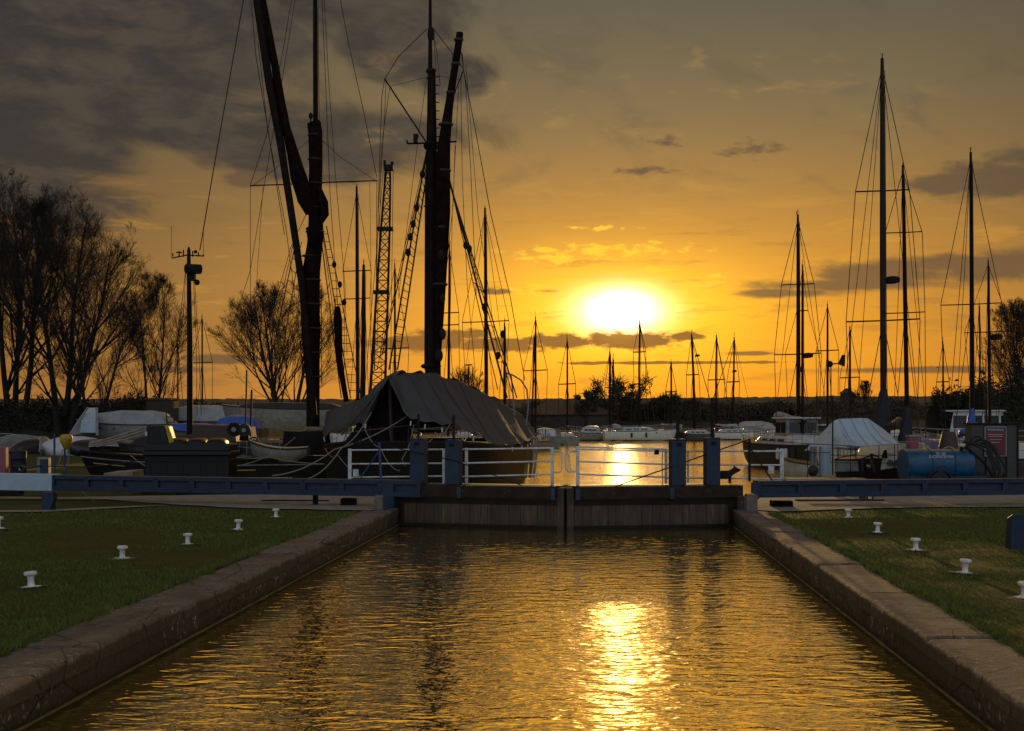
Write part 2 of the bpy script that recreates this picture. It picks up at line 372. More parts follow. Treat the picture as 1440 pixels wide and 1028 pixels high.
# water
def water_mat():
    m = bpy.data.materials.new('rippled_water'); m.use_nodes = True; t = m.node_tree; b = t.nodes['Principled BSDF']; h = NG(t)
    tcx = h.n('ShaderNodeTexCoord'); v = tcx.outputs['Object']
    mp = h.n('ShaderNodeMapping'); t.links.new(v, mp.inputs[0]); mp.inputs['Scale'].default_value = (.56, 1.0, 1); mp.inputs['Rotation'].default_value = (0, 0, R(8))
    n1 = h.noise(mp.outputs[0], 4.6, 2, .5, .5); n2 = h.noise(mp.outputs[0], 11.0, 2, .5, .3); n3 = h.noise(v, 1.1, 3, .5)
    pat = h.sstep(h.noise(v, .4, 3, .5), .3, .7)
    hh = h.m('ADD', h.m('ADD', h.m('MULTIPLY', n1, h.m('ADD', h.m('MULTIPLY', pat, .024), .017)), h.m('MULTIPLY', n2, .0085)), h.m('MULTIPLY', n3, .006))
    bp = h.n('ShaderNodeBump'); bp.inputs['Strength'].default_value = 1.0; bp.inputs['Distance'].default_value = WAVE
    t.links.new(hh, bp.inputs['Height'])
    for k, v_ in (('Base Color', (1.0, .80, .28, 1)), ('Metallic', .97), ('Roughness', .025)): b.inputs[k].default_value = v_
    t.links.new(bp.outputs[0], b.inputs['Normal'])
    gl = h.n('ShaderNodeBsdfGlossy'); gl.inputs['Color'].default_value = (.98, .80, .42, 1); gl.inputs['Roughness'].default_value = .22; t.links.new(bp.outputs[0], gl.inputs['Normal'])
    mx = h.n('ShaderNodeMixShader'); mx.inputs[0].default_value = .02; out = t.nodes['Material Output']
    t.links.new(b.outputs[0], mx.inputs[1]); t.links.new(gl.outputs[0], mx.inputs[2]); t.links.new(mx.outputs[0], out.inputs[0])
    return m
WAVE = 1.0
M['water'] = water_mat()
mb = MB(); mb.poly([(-500, -30, WZ), (500, -30, WZ), (500, 330, WZ), (-500, 330, WZ)])
prop(build(mb, 'water', M['water']), kind='structure')
mb = MB(); mb.poly([(-6000, -60, -3.2), (6000, -60, -3.2), (6000, 9000, -3.2), (-6000, 9000, -3.2)])
prop(build(mb, 'sea_bed', mat('mud', (.03, .025, .02), .9)), kind='structure')

def slab(mb, outline, z, z0=-3.0):
    mb.poly([(x, y, z) for x, y in outline])
    n = len(outline)
    for i in range(n):
        a, b = outline[i], outline[(i+1) % n]; mb.poly([(a[0], a[1], z), (a[0], a[1], z0), (b[0], b[1], z0), (b[0], b[1], z)])
# banks beside the lock
def bank_grid(side):
    mb = MB(); ys = list(np.concatenate([np.linspace(-12, 10, 12), np.linspace(10.5, 38, 70)]))
    rows = []
    for y in ys:
        row = []
        for k in range(60):
            u = (k/59)**1.6*46
            x = XL(y, COPW+u-.04) if side < 0 else XR(y, COPW+u-.04)
            edge = min(u/.5, 1)
            z = .012 + edge*(.035*mnoise.noise(Vector((x*.35, y*.35, side))) + .018*mnoise.noise(Vector((x*1.3, y*1.3, 4))))
            if y > 27.5: z *= max(0, (30.5-y)/3)
            row.append((x, y, z-.012))
        rows.append(row if side > 0 else row[::-1])
    mb.grid(rows); return mb
prop(build(bank_grid(-1), 'left_lawn', M['lawn'], smooth=True), kind='structure')
prop(build(bank_grid(1), 'right_lawn', M['lawn'], smooth=True), kind='structure')
mb = MB()
slab(mb, [(-60, 38), (XL(38)-8.0, 38), (-10.4, 44), (-13.5, 50), (-17, 70), (-25, 100), (-70, 150), (-300, 170), (-400, 100), (-300, 38)], -.02)
prop(build(mb, 'left_yard', M['lawn']), kind='structure')
mb = MB(); slab(mb, [(-62, 33.0), (XL(33)-.3, 33.0), (XL(36)-.1, 36.6), (XL(38)-.8, 37.99), (-62, 37.99)], -.03)
slab(mb, [(XR(33)+.2, 33.0), (50, 33), (50, 42), (8.3, 42), (XR(38)+.6, 38), (XR(36)+.1, 36.5)], -.03)
slab(mb, [(50, 42), (50, 33), (400, 30), (400, 150), (60, 95), (40, 60)], -.04)
prop(build(mb, 'quay_ground', M['concrete_grey']), kind='structure')
# gravel paths
def sheet(name, pix, z, m, jitter=.08, extra=None):
    pts = [G(x, y, z) for x, y in pix]
    out = []
    for i in range(len(pts)):
        a, b = pts[i], pts[(i+1) % len(pts)]; n = max(1, int((b-a).length/.5))
        for k in range(n):
            q = a.lerp(b, k/n); j = jitter*mnoise.noise(q*1.7)
            out.append((q.x+j, q.y+j*2, z))
    mb = MB(); mb.poly(out); return prop(build(mb, name, m), kind='structure')
sheet('gravel_path', [(-40, 698), (100, 699), (300, 695.6), (563, 694), (560, 712), (516, 718), (428, 716), (330, 713.5), (240, 709), (150, 702), (-40, 702)], .010, M['gravel'])
sheet('gravel_path', [(1050, 694), (1600, 690), (1600, 712.5), (1440, 712.5), (1300, 713), (1180, 716), (1095, 719), (1046, 716)], .010, M['gravel'])
sheet('path_edging', [(-40, 717.5), (60, 716.8), (180, 711.5), (240, 710), (180, 713.5), (62, 719.5), (-40, 720.5)], .016, M['gravel'], .01)

# lock walls with their coping stones
def lock_wall(side, label):
    fX = XL if side < 0 else XR; sg = side
    root = thing('lock_wall', label, 'lock wall', (fX(16), 16, 0))
    mb = MB(); ys = np.linspace(-6, YG+.55, 120); rows = []
    for y in ys:
        row = []
        for z in np.linspace(-.14, -1.2, 16):
            o = .012*mnoise.noise(Vector((y*1.3, z*2.5, sg*3)))
            row.append((fX(y, sg*0)+sg*(o+.0) if sg > 0 else fX(y)+sg*o, y, z))
        rows.append(row)
    mb.grid(rows); build(mb, 'wall_face', M['wall'], root, world=True, smooth=True)
    mb = MB(); pts = []
    for y in np.linspace(-6, YG+.2, 160):
        pts.append((fX(y)-sg*.035, y, WZ+.04+.004*mnoise.noise(Vector((y*2, 0, 1)))))
    mb.tube(pts, [max(.002, .013+.016*mnoise.noise(Vector((p[1]*2.3, 5, 2)))) for p in pts], 6); build(mb, 'waterline_ledge', M['ledge'], root, world=True)
    rnd = random.Random(5+side); y = -6.0
    while y < YG+.4:
        L = rnd.uniform(2.2, 3.2) if side < 0 else rnd.uniform(2.6, 3.6)
        y1 = min(y+L, YG+.55); dx = rnd.uniform(-.016, .016); dz = rnd.uniform(-.016, .006)
        # cross-section: rounded nose on the water side
        sec = []
        r = .045
        for k in range(7):
            a = k/6*PI/2; sec.append((r-r*math.sin(a) if False else r*(1-math.cos(a)), -r+r*math.sin(a)))
        sec = [(-.0, -.17)] + sec + [(.2, 0), (.34, 0.0), (.48, .0), (COPW, -.004), (COPW, -.17)]
        ysn = np.linspace(y+.012, y1-.012, max(6, int((y1-y)/.07))); rows = []
        for i, yy in enumerate(ysn):
            e = min(i, len(ysn)-1-i); end = .010 if e == 0 else 0
            row = []
            for (u, z) in sec:
                nn = .005*mnoise.noise(Vector((u*3, yy*1.1, side*7))) + .004*mnoise.noise(Vector((u*9, yy*8, 2)))
                if u < .12: nn = nn*1.3-.016*max(0, mnoise.noise(Vector((u*6, yy*5.5, side*3)))-.15)
                x = fX(yy)+sg*(u-.018+dx+nn) ; row.append((x, yy, z+dz+nn*.8-end))
            rows.append(row if sg < 0 else row[::-1])
        mb = MB(); mb.grid(rows); n = len(sec); mb.f.append(tuple(range(n))[::-1]); mb.f.append(tuple((len(ysn)-1)*n+i for i in range(n)))
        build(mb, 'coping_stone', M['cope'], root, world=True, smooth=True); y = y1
    return root
lock_wall(-1, 'long left lock wall of dark concrete with rounded coping beside the wide lawn')
lock_wall(1, 'right lock wall with pale worn coping running to the bottom right corner')

# lawn blades: one mesh for the two lawns
def blades():
    rs = np.random.RandomState(3); pts = []
    N = 330000
    py = rs.uniform(690, 1060, N); px = rs.uniform(-60, 1500, N)
    d = EYE*F/(py-HY); x = (px-CX)/F*d; y = d
    xl = -4.55+y*118/F-COPW; xr = 3.13+y*118/F+COPW
    wob = .05*np.sin(y*3.1)+.04*np.sin(y*7.7+1)+.03*np.sin(y*17)
    fr = np.where(x < 0, np.interp(px, [-60, 60, 180, 250, 330, 516, 560], [720, 720, 715, 713, 717, 722, 722]), 716+0*px)
    fr = np.where(x > 0, np.interp(px, [1046, 1095, 1180, 1300, 1600], [722, 722, 718, 714.5, 714]), fr)
    keep = ((x < xl+.03+wob) | (x > xr-.03-wob)) & (py > fr) & (y > 6)
    # and a sparser scatter near the far path
    x, y = x[keep], y[keep]
    thin = np.array([mnoise.noise(Vector((p*.9, q*.7, 2)))+.5*mnoise.noise(Vector((p*3.1, q*3.1, 5))) for p, q in zip(x, y)]); kk = thin < rs.uniform(.15, .75, len(x)); x, y, thin = x[kk], y[kk], thin[kk]
    tx, ty, th = [], [], []
    for _ in range(420):
        yy = rs.uniform(9, 30.5); sd_ = rs.choice([-1, 1]); off = COPW+(rs.uniform(-.05, .12) if rs.rand() < .72 else rs.uniform(.1, 7)); xx = XL(yy, off) if sd_ < 0 else XR(yy, off); m_ = rs.randint(10, 46)
        tx += list(xx+rs.normal(0, .035, m_)); ty += list(yy+rs.normal(0, .07, m_)); th += list(rs.uniform(.03, .085, m_))
    for (bx, by) in ((44, 827), (172, 786.5), (264, 766.5), (335, 745.5), (388, 728), (1193, 728.5), (1234, 750), (1288, 774.5), (1357, 807)):
        p = G(bx, by); m_ = 60; an = rs.uniform(0, 2*PI, m_); tx += list(p.x+np.cos(an)*rs.uniform(.10, .19, m_)); ty += list(p.y+np.sin(an)*rs.uniform(.08, .16, m_)); th += list(rs.uniform(.02, .065, m_))
    n0 = len(x); x = np.concatenate([x, tx]); y = np.concatenate([y, ty])
    k = len(x); h = rs.uniform(.014, .040, k)*np.clip(1+.5*np.sin(x*1.7)*np.sin(y*1.3), .6, 1.5)*np.clip(1-.5*np.concatenate([thin, np.zeros(k-n0)]), .5, 1.5); h[n0:] = th; wd = .0022+y*.00030; a = rs.uniform(0, 2*PI, k); ln = rs.uniform(.3, 1.3, k)*h
    la = rs.uniform(0, 2*PI, k)
    v = np.zeros((k, 3, 3)); ca, sa = np.cos(a)*wd, np.sin(a)*wd
    v[:, 0] = np.stack([x-ca, y-sa, 0*x-.012], 1); v[:, 1] = np.stack([x+ca, y+sa, 0*x-.012], 1); v[:, 2] = np.stack([x+np.cos(la)*ln, y+np.sin(la)*ln, h], 1)
    me = bpy.data.meshes.new('grass'); me.vertices.add(3*k); me.vertices.foreach_set('co', v.reshape(-1))
    me.loops.add(3*k); me.loops.foreach_set('vertex_index', np.arange(3*k)); me.polygons.add(k); me.polygons.foreach_set('loop_start', np.arange(k)*3); me.polygons.foreach_set('loop_total', np.full(k, 3))
    me.update(); me.validate(); me.materials.append(M['blade'])
    o = bpy.data.objects.new('grass', me); COL.objects.link(o)
    prop(o, 'short mown dark green grass covering both lock banks', 'grass', kind='stuff')
blades()

# ================================================================= lock gates
def frame(H, u):
    u = Vector((u[0], u[1], 0)).normalized(); n = Vector((-u.y, u.x, 0))
    if n.y < 0: n = -n
    fr = lambda s, t, z: (H[0]+u.x*s+n.x*t, H[1]+u.y*s+n.y*t, z)
    def s_at(px, t=0.0):   # distance along the gate where it is seen at column px
        k = (px-CX)/F; x0 = H[0]+n.x*t; y0 = H[1]+n.y*t; return (k*y0-x0)/(u.x-k*u.y)
    def z_at(px, py, t=0.0):
        s = s_at(px, t); return EYE-(py-HY)/F*(H[1]+u.y*s+n.y*t)
    return fr, s_at, z_at
HL = (XL(YG)+.05, YG+.12); HR = (XR(YG)-.05, YG-.35)
SEAM = (1.18, 31.4)
def gate(H, side, label):
    L = math.hypot(SEAM[0]-H[0], SEAM[1]-H[1])-.03
    fr, s_at, z_at = frame(H, (SEAM[0]-H[0], SEAM[1]-H[1]))
    root = thing('lock_gate', label, 'lock gate', (H[0], H[1], WZ))
    W = lambda mb, nm, m, parent=None, **k: build(mb, nm, m, parent or root, world=True, **k)
    rnd = random.Random(side)
    # planked leaf
    mb = MB(); s = .02
    while s < L-.16:
        wdt = rnd.uniform(.17, .25); e = min(s+wdt, L-.16); t = rnd.uniform(-.006, .006)
        mb.box(s+.004, e-.004, -.02+t, .09, -1.0, .2615, fr); s = e
    W(mb, 'gate_leaf', M['planks'])
    mb = MB(); mb.box(L-.158, L, -.045, .22, -1.0, .50, fr); W(mb, 'mitre_post', M['planks'], bevel=.012)
    mb = MB(); mb.box(-.12, .12, -.05, .24, -1.0, .262, fr); W(mb, 'heel_post', M['timber'], bevel=.012)
    mb = MB(); mb.box(.0 if side < 0 else -.2, L-.175, -.12, .26, .262, .535, fr); W(mb, 'head_beam', M['headbeam'], bevel=.015)
    mb = MB(); mb.box(.05, L-.175, -.045, -.024, .12, .22, fr); mb.box(.05, L-.175, -.07, -.024, -.40, -.34, fr); W(mb, 'ledger', M['timber'], bevel=.006)
    mb = MB(); mb.box(.5, L, .262, .70, .50, .545, fr); W(mb, 'walkway', M['walk'], bevel=.006)
    for sx in (L*.37, L-.27):
        mb = MB(); mb.box(sx, sx+.10, -.145, -.122, .25, .50, fr); W(mb, 'strap', M['blue'])
    mb = MB()
    if side < 0:
        b = s_at(595)
        mb.tube([fr(b+.9, .1, .55), fr(b+1.15, .02, .56)], .02)
    # balance beam: a box girder with sunk panels
    s0 = s_at(595 if side < 0 else 1062); s1 = s_at(80) if side < 0 else s_at(1440)-4.5
    z0, z1 = .255, .635
    mb = MB(); ln = s0-s1; t0, t1 = -.20, .16
    mb.box(s1, s0, t0, t1, z1-.10, z1, fr); mb.box(s1, s0, t0, t1, z0, z0+.11, fr); mb.box(s1, s0, t0+.07, t1-.07, z0+.11, z1-.10, fr)
    n = max(3, round(ln/.98)); k = 0
    for i in range(n+1):
        c = s1+ln*i/n; a, b2 = max(s1, c-.07), min(s0, c+.07); mb.box(a, b2, t0+.002, t0+.069, z0+.11, z1-.10, fr)
    bb = W(mb, 'balance_beam', M['blue'], bevel=.006)
    mb = MB()
    for i in range(n):
        a, b2 = s1+ln*i/n+.07, s1+ln*(i+1)/n-.07; mb.box(a, b2, t0+.062, t0+.068, z0+.112, z1-.102, fr)
    W(mb, 'sunk_panel', M['blue_dk'], bb)
    mb = MB()
    for i in range(n+1):
        for zz in (z0+.055, z1-.05):
            c = min(max(s1+ln*i/n, s1+.08), s0-.08); q0, q1 = fr(c, t0-.012, zz), fr(c, t0+.01, zz); mb.tube([q0, q1], .016, 6)
    W(mb, 'bolt_heads', M['iron'], bb)
    if side < 0:
        mb = MB(); mb.box(s1-3.0, s1-.003, t0-.02, t1+.02, z0-.015, z1+.02, fr); W(mb, 'beam_end', M['whiteend'], bb, bevel=.01, label='pale blue white painted beam end')
    # blue bracket and pale pintle blocks at the heel
    if side < 0:
        a, b2 = s_at(538, -.2), s_at(554, -.2); mb = MB(); mb.box(a, b2, -.225, .1, -.02, .60, fr); W(mb, 'bracket', M['blue'], bevel=.01)
    else:
        mb = MB(); a, b2 = s_at(1067, -.2), s_at(1057, -.2); mb.box(min(a, b2), max(a, b2), -.235, -.15, .22, .60, fr); W(mb, 'bracket', M['blue'], bevel=.01)
    # paddle pillars with iron racks above
    for (xa, xb, ty, by, rt) in (((576, 596, 618, 679, None), (626, 645, 620, 681, None)) if side < 0 else ((945, 965, 619, 679, 570), (994, 1013, 617, 679, 560))):
        a, b2 = sorted((s_at(xa, .03), s_at(xb, .03))); zt = z_at((xa+xb)/2, ty, .03)
        pp = MB(); pp.box(a, b2, .02, .30, .536, zt, fr); po = W(pp, 'paddle_pillar', M['blue'], bevel=.012)
        mb = MB(); mb.hexa([fr(a-.012, .005, zt-.002), fr(b2+.012, .005, zt-.002), fr(b2+.012, .315, zt-.002), fr(a-.012, .315, zt-.002),
                            fr(a+.02, .04, zt+.03), fr(b2-.02, .04, zt+.03), fr(b2-.02, .28, zt+.03), fr(a+.02, .28, zt+.03)]); W(mb, 'pillar_cap', M['blue'], po)
        mb = MB(); c = (a+b2)/2
        if rt: mb.box(c-.04, c+.03, .12, .16, zt+.03, z_at(xa, rt, .1), fr)
        else: mb.box(c-.025, c+.025, .12, .16, zt+.03, zt+.58, fr)
        W(mb, 'rack', M['iron'], po)
        mb = MB(); mb.box(c-.06, c+.06, .012, .019, zt-.14, zt-.06, fr); W(mb, 'cover_plate', M['iron'], po)
    # handrails: (t, [(post px, top y, foot y)], rails [(px,y)->(px,y)])
    def posts(t, lst, m=M['rail'], r=.028):
        for (px, ty, by) in lst:
            s = s_at(px, t); mb = MB(); zt = z_at(px, ty, t); zb = max(z_at(px, by, t), .54)
            mb.box(s-r, s+r, t-.02, t+.02, zb, zt, fr); W(mb, 'handrail_post', m, bevel=.004)
    def rails(t, lst, r=.019):
        for (xa, ya, xb, yb) in lst:
            mb = MB(); mb.tube([fr(s_at(xa, t), t, z_at(xa, ya, t)), fr(s_at(xb, t), t, z_at(xb, yb, t))], r, 8); W(mb, 'handrail', M['rail'], smooth=True)
    if side < 0:
        posts(.14, [(492, 631, 676)], r=.040); posts(.33, [(624, 631, 680)])
        rails(.33, [(492, 633, 624, 632), (492, 652.5, 624, 651.5), (492, 671.5, 624, 669.5)])
        posts(.50, [(656, 630, 682)], r=.032); posts(.42, [(776.5, 629, 684)], r=.034)
        rails(.46, [(645, 632, 777, 630), (645, 651.5, 777, 648.5), (645, 670.5, 777, 667)])
        t = .46; mb = MB(); q = lambda x, y: fr(s_at(x, t), t, z_at(x, y, t))
        mb.tube([q(777, 633.5), q(786, 633.5), q(789.5, 636), q(790, 645), q(789.5, 661), q(787, 664), q(777, 664)], .017, 8); W(mb, 'end_loop', M['rail'], smooth=True)
        mb = MB(); mb.box(s_at(494), s_at(501), .10, .13, z_at(495, 670), z_at(495, 660), fr); W(mb, 'tag_plate', M['rail'])
        for (xa, ya, xb, yb) in ((533, 622, 536, 675), (505, 675, 532, 636)):
            mb = MB(); mb.tube([fr(s_at(xa, -.1), -.1, z_at(xa, ya, -.1)), fr(s_at(xb, -.1), -.1, max(z_at(xb, yb, -.1), .6))], .030 if xa == 533 else .016, 8); W(mb, 'stay_rod', M['blue_pole'])
    else:
        posts(.42, [(812.5, 628, 684)], r=.036); posts(.5, [(936.5, 631, 680)], r=.03); posts(.5, [(967.5, 633, 679)], r=.022); posts(.5, [(1099.5, 631, 674)], r=.045)
        rails(.46, [(812, 628.5, 937, 632), (812, 631.8, 937, 634.5), (812, 649, 937, 653), (812, 667, 937, 671), (937, 634.5, 1099, 634.5), (937, 653.5, 1099, 654), (937, 672, 1099, 673.5)], .020)
        t = .46; q = lambda x, y: fr(s_at(x, t), t, z_at(x, y, t))
        mb = MB(); mb.tube([q(812, 634), q(798, 634), q(794.5, 637), q(794, 648), q(796, 660), q(800, 663.5), q(812, 663.5)], .017, 8); W(mb, 'end_loop', M['rail'], smooth=True)
        mb = MB(); mb.tube([q(812, 635.5), q(802, 636), q(800, 640), q(801, 652), q(803, 661), q(806, 663), q(812, 663)], .013, 8); W(mb, 'end_loop', M['rail'], smooth=True)
        mb = MB(); mb.box(s_at(1091), s_at(1099), .44, .47, z_at(1095, 667), z_at(1095, 656), fr); W(mb, 'tag_plate', M['rail'])
        for (xa, ya, xb, yb, rr) in ((1054, 617, 1054, 677, .030), (1056, 632, 1086, 676, .016)):
            mb = MB(); mb.tube([fr(s_at(xa, .1), .1, z_at(xa, ya, .1)), fr(s_at(xb, .1), .1, max(z_at(xb, yb, .1), .5))], rr, 8); W(mb, 'stay_rod', M['iron'])
        mb = MB(); mb.tube([q(932, 632), q(931, 655), q(932, 684)], .010, 5); mb.box(s_at(929), s_at(935), .44, .5, z_at(932, 640), z_at(932, 633), fr); W(mb, 'hook_chain', M['iron'])
    # tie rods drawn from rail to walkway
    mb = MB()
    if side < 0: mb.tube([fr(s_at(500, -.05), -.05, z_at(500, 618)), fr(s_at(640, .0), .0, z_at(640, 648)), fr(s_at(735, -.05), -.05, z_at(735, 683))], .011, 5)
    else: mb.tube([fr(s_at(865, -.02), -.02, z_at(865, 684)), fr(s_at(1054, .1), .1, z_at(1054, 618))], .015, 5)
    W(mb, 'tie_rod', M['iron'])
    return root
M['headbeam'] = mat('weathered_beam', (.038, .027, .018), .9, col2=(.016, .013, .010), scale=4, bump=.8, bscale=14, spec=.2, dirt=((.12, .10, .07), .60, .70, 7))
def planks_mat():
    m = bpy.data.materials.new('gate_planks'); m.use_nodes = True; t = m.node_tree; b = t.nodes['Principled BSDF']; h = NG(t)
    tcx = h.n('ShaderNodeTexCoord'); v = tcx.outputs['Object']; sp = h.n('ShaderNodeSeparateXYZ'); t.links.new(v, sp.inputs[0])
    mp = h.n('ShaderNodeMapping'); t.links.new(v, mp.inputs[0]); mp.inputs['Scale'].default_value = (1, 1, .10)
    a = h.noise(mp.outputs[0], 9, 5, .7, .3); k = h.noise(mp.outputs[0], 1.7, 4, .6)
    c = h.ramp(a, [(.35, (.022, .015, .009)), (.55, (.062, .043, .025)), (.75, (.16, .115, .07))])
    c = h.mix(h.m('MULTIPLY', h.sstep(k, .42, .62), .75), c, (.030, .023, .016))
    z = h.m('ADD', sp.outputs[2], h.m('MULTIPLY', h.m('SUBTRACT', a, .5), .12))
    c = h.mix(h.m('MULTIPLY', h.sstep(z, .15, .02), .85), c, (.016, .014, .009))      # wet growth just above the water
    c = h.mix(h.m('MULTIPLY', h.sstep(z, .52, .62), .6), c, (.02, .017, .012))
    t.links.new(c, b.inputs['Base Color']); b.inputs['Roughness'].default_value = .75
    bp = h.n('ShaderNodeBump'); bp.inputs['Strength'].default_value = .5; bp.inputs['Distance'].default_value = .02
    t.links.new(a, bp.inputs['Height']); t.links.new(bp.outputs[0], b.inputs['Normal']); return m
M['planks'] = planks_mat(); M['walk'] = mat('pale_walkway', (.13, .11, .06), .7, vary=.3); M['whiteend'] = mat('pale_beam_end', (.36, .48, .54), .5, vary=.12, scale=5, bump=.2)
gate(HL, -1, 'left lock gate with white tipped blue balance beam, two blue pillars and white handrails')
gate(HR, 1, 'right lock gate with long blue balance beam and a dog on its walkway')

# blocks, stands and posts around the beams
def block(name, label, cat, px0, px1, pyt, pyb, depth, m, group=None, d=None, bev=.02, z0=0.0):
    a = G(px0, pyb, z0); b = G(px1, pyb, z0); dd = d or a.y; h = EYE-(pyt-HY)/F*dd - z0
    x0, x1 = (px0-CX)/F*dd, (px1-CX)/F*dd
    mb = MB(); mb.hexa([(x0, dd, z0-.03), (x1, dd, z0-.03), (x1, dd+depth, z0-.03), (x0, dd+depth, z0-.03),
                        (x0+.01, dd+.01, z0+h), (x1-.01, dd+.01, z0+h*.96), (x1-.01, dd+depth, z0+h), (x0+.01, dd+depth, z0+h)])
    o = build(mb, name, m, bevel=bev, org=((x0+x1)/2, dd+depth/2, z0)); return prop(o, label, cat, group)
block('concrete_block', 'low dark block on the gravel under the left balance beam', 'block', 478, 500, 701, 711, .4, M['timber'])
block('pintle_block', 'worn concrete block under the left gate bracket', 'block', 526, 538, 697, 717, .35, M['concrete_grey'])
block('concrete_block', 'long dark block on the ground under the right balance beam', 'block', 1086, 1116, 704, 713, .4, M['timber'])
block('pintle_block', 'upright concrete stub beneath the right gate heel', 'block', 1050, 1066, 695, 719, .35, M['concrete_grey'])
block('mooring_stub', 'concrete stub against the right lock wall end', 'block', 1037, 1048, 697, 716, .4, M['wall'])
block('loose_board', 'dark board lying flat on the gravel left of the block', 'board', 366, 462, 703.5, 705.5, .25, M['timber'])
block('loose_board', 'dark board lying along the gravel under the right beam', 'board', 1120, 1245, 702.5, 705, .25, M['timber'])
block('beam_stop', 'dark timber block under the white beam end at the left edge', 'block', -30, 25, 690, 700, .5, M['timber'], d=37.6)
def stand_post():
    d = 36.6; r = thing('beam_stand', 'dark blue stand post under the left beam with a hooked bar', 'post', G(66, 718))
    d = r.location.y; x0, x1 = (58-CX)/F*d, (75-CX)/F*d
    mb = MB(); mb.box(x0, x1, d, d+.2, -.03, EYE-(692-HY)/F*d); build(mb, 'post', M['blue'], r, world=True, bevel=.01)
    mb = MB(); mb.tube([P(75, 692, d), P(79, 695, d), P(79, 700, d), P(74, 710, d), P(72, 716, d)], .02); build(mb, 'hook_bar', M['iron'], r, world=True)
    # winch on top of the beam line, behind
    r = thing('windlass', 'small blue winch and arm above the white beam end', 'winch', P(66, 664, 38.2))
    d = 38.2
    mb = MB(); mb.box((56-CX)/F*d, (68-CX)/F*d, d, d+.2, 0, EYE-(646-HY)/F*d); build(mb, 'winch_box', M['blue'], r, world=True, bevel=.01)
    mb = MB(); mb.tube([P(58, 655, d), P(40, 658, d), P(32, 657, d)], .03); mb.tube([P(30+4*math.cos(a*PI/4), 659+4*math.sin(a*PI/4), d) for a in range(9)], .025); build(mb, 'crank_arm', M['blue'], r, world=True)
stand_post()
def leg_under(px, label):
    a = G(px, 710); mb = MB(); mb.box(a.x-.05, a.x+.06, a.y, a.y+.1, -.02, .30); build_o = build(mb, 'prop_leg', M['iron'], org=(a.x, a.y, 0)); prop(build_o, label, 'prop')
leg_under(443, 'thin dark prop standing on the gravel under the left beam')
def tripod():
    r = thing('hand_winch', 'small rusty floor winch on the gravel below the right beam', 'winch', G(1222, 703)); d = r.location.y
    mb = MB(); mb.tube([P(1219, 703, d), P(1220, 697, d), P(1228, 696, d), P(1227, 703, d)], .025); build(mb, 'frame', M['iron'], r, world=True)
    mb = MB(); mb.box((1210-CX)/F*d, (1218-CX)/F*d, d, d+.15, 0, .09); build(mb, 'base', M['brown'], r, world=True)
tripod()
def edge_post():
    a = G(1430, 773); d = a.y; mb = MB(); x0, x1 = (1421-CX)/F*d, (1450-CX)/F*d; mb.hexa([(x0, d, -.02), (x1, d, -.02), (x1, d+.25, -.02), (x0, d+.25, -.02), (x0+.03, d, EYE-(723-HY)/F*d), (x1+.03, d, EYE-(724-HY)/F*d), (x1+.03, d+.25, .48), (x0+.03, d+.25, .48)])
    prop(build(mb, 'blue_post', M['blue'], bevel=.01, org=(a.x, d, 0)), 'short square blue post on the right lawn at the picture edge', 'post')
edge_post()
def plank_walk():
    a, b = P(1105, 672.5, 38.6), P(1216, 671, 38.6); mb = MB(); mb.box(a.x, b.x, 38.4, 38.9, a.z-.05, a.z); prop(build(mb, 'gangplank', M['plank'], org=(a.x, 38.4, a.z)), 'pale flat gangplank lying behind the right balance beam', 'plank')
    d = 40; a, b = P(290, 672, d), P(408, 674, d); mb = MB(); mb.box(a.x, b.x, d, d+.4, a.z-.05, a.z); prop(build(mb, 'gangplank', M['plank'], org=(a.x, d, a.z)), 'narrow white plank lying behind the left balance beam', 'plank')
    a, b = P(146, 665, 42), P(186, 664, 42); mb = MB(); mb.hexa([(a.x, 42, 0), (b.x, 42, 0), (b.x, 43.5, 0), (a.x, 43.5, 0), (a.x, 42, .42), (b.x, 42, .47), (b.x, 43.3, .50), (a.x, 43.5, .44)]); prop(build(mb, 'pallet', M['plank'], org=(a.x, 42, 0)), 'pale pallet behind the left beam below the black bow', 'pallet')
plank_walk()

# bollards
def bollard():
    r = thing('bollard', '-', 'bollard')
    mb = MB(); mb.lathe([(.085, 0), (.080, .008), (.065, .016), (.03, .018)], 24); mb.box(-.10, .10, -.05, .05, -.01, .012); build(mb, 'base_plate', M['white_rusty'], r, smooth=True)
    mb = MB(); k = 26; rg = random.Random(4); mb.poly([((.13+.05*rg.random()+.05*abs(math.cos(q*2*PI/k)))*math.cos(q*2*PI/k), (.11+.05*rg.random())*math.sin(q*2*PI/k), .002) for q in range(k)]); build(mb, 'ground_slab', M['slab'], r)
    mb = MB(); mb.lathe([(.046, .012), (.038, .03), (.035, .07), (.038, .115), (.046, .128)], 24); build(mb, 'stem', M['white_rusty'], r, smooth=True)
    mb = MB(); mb.lathe([(.044, .126), (.064, .130), (.071, .138), (.073, .152), (.071, .166), (.062, .174), (.03, .178)], 28); build(mb, 'cap', M['white_rusty'], r, smooth=True)
    return r
proto = None
M['slab'] = mat('worn_slab', (.30, .28, .24), .9, col2=(.05, .045, .03), scale=12, bump=.5)
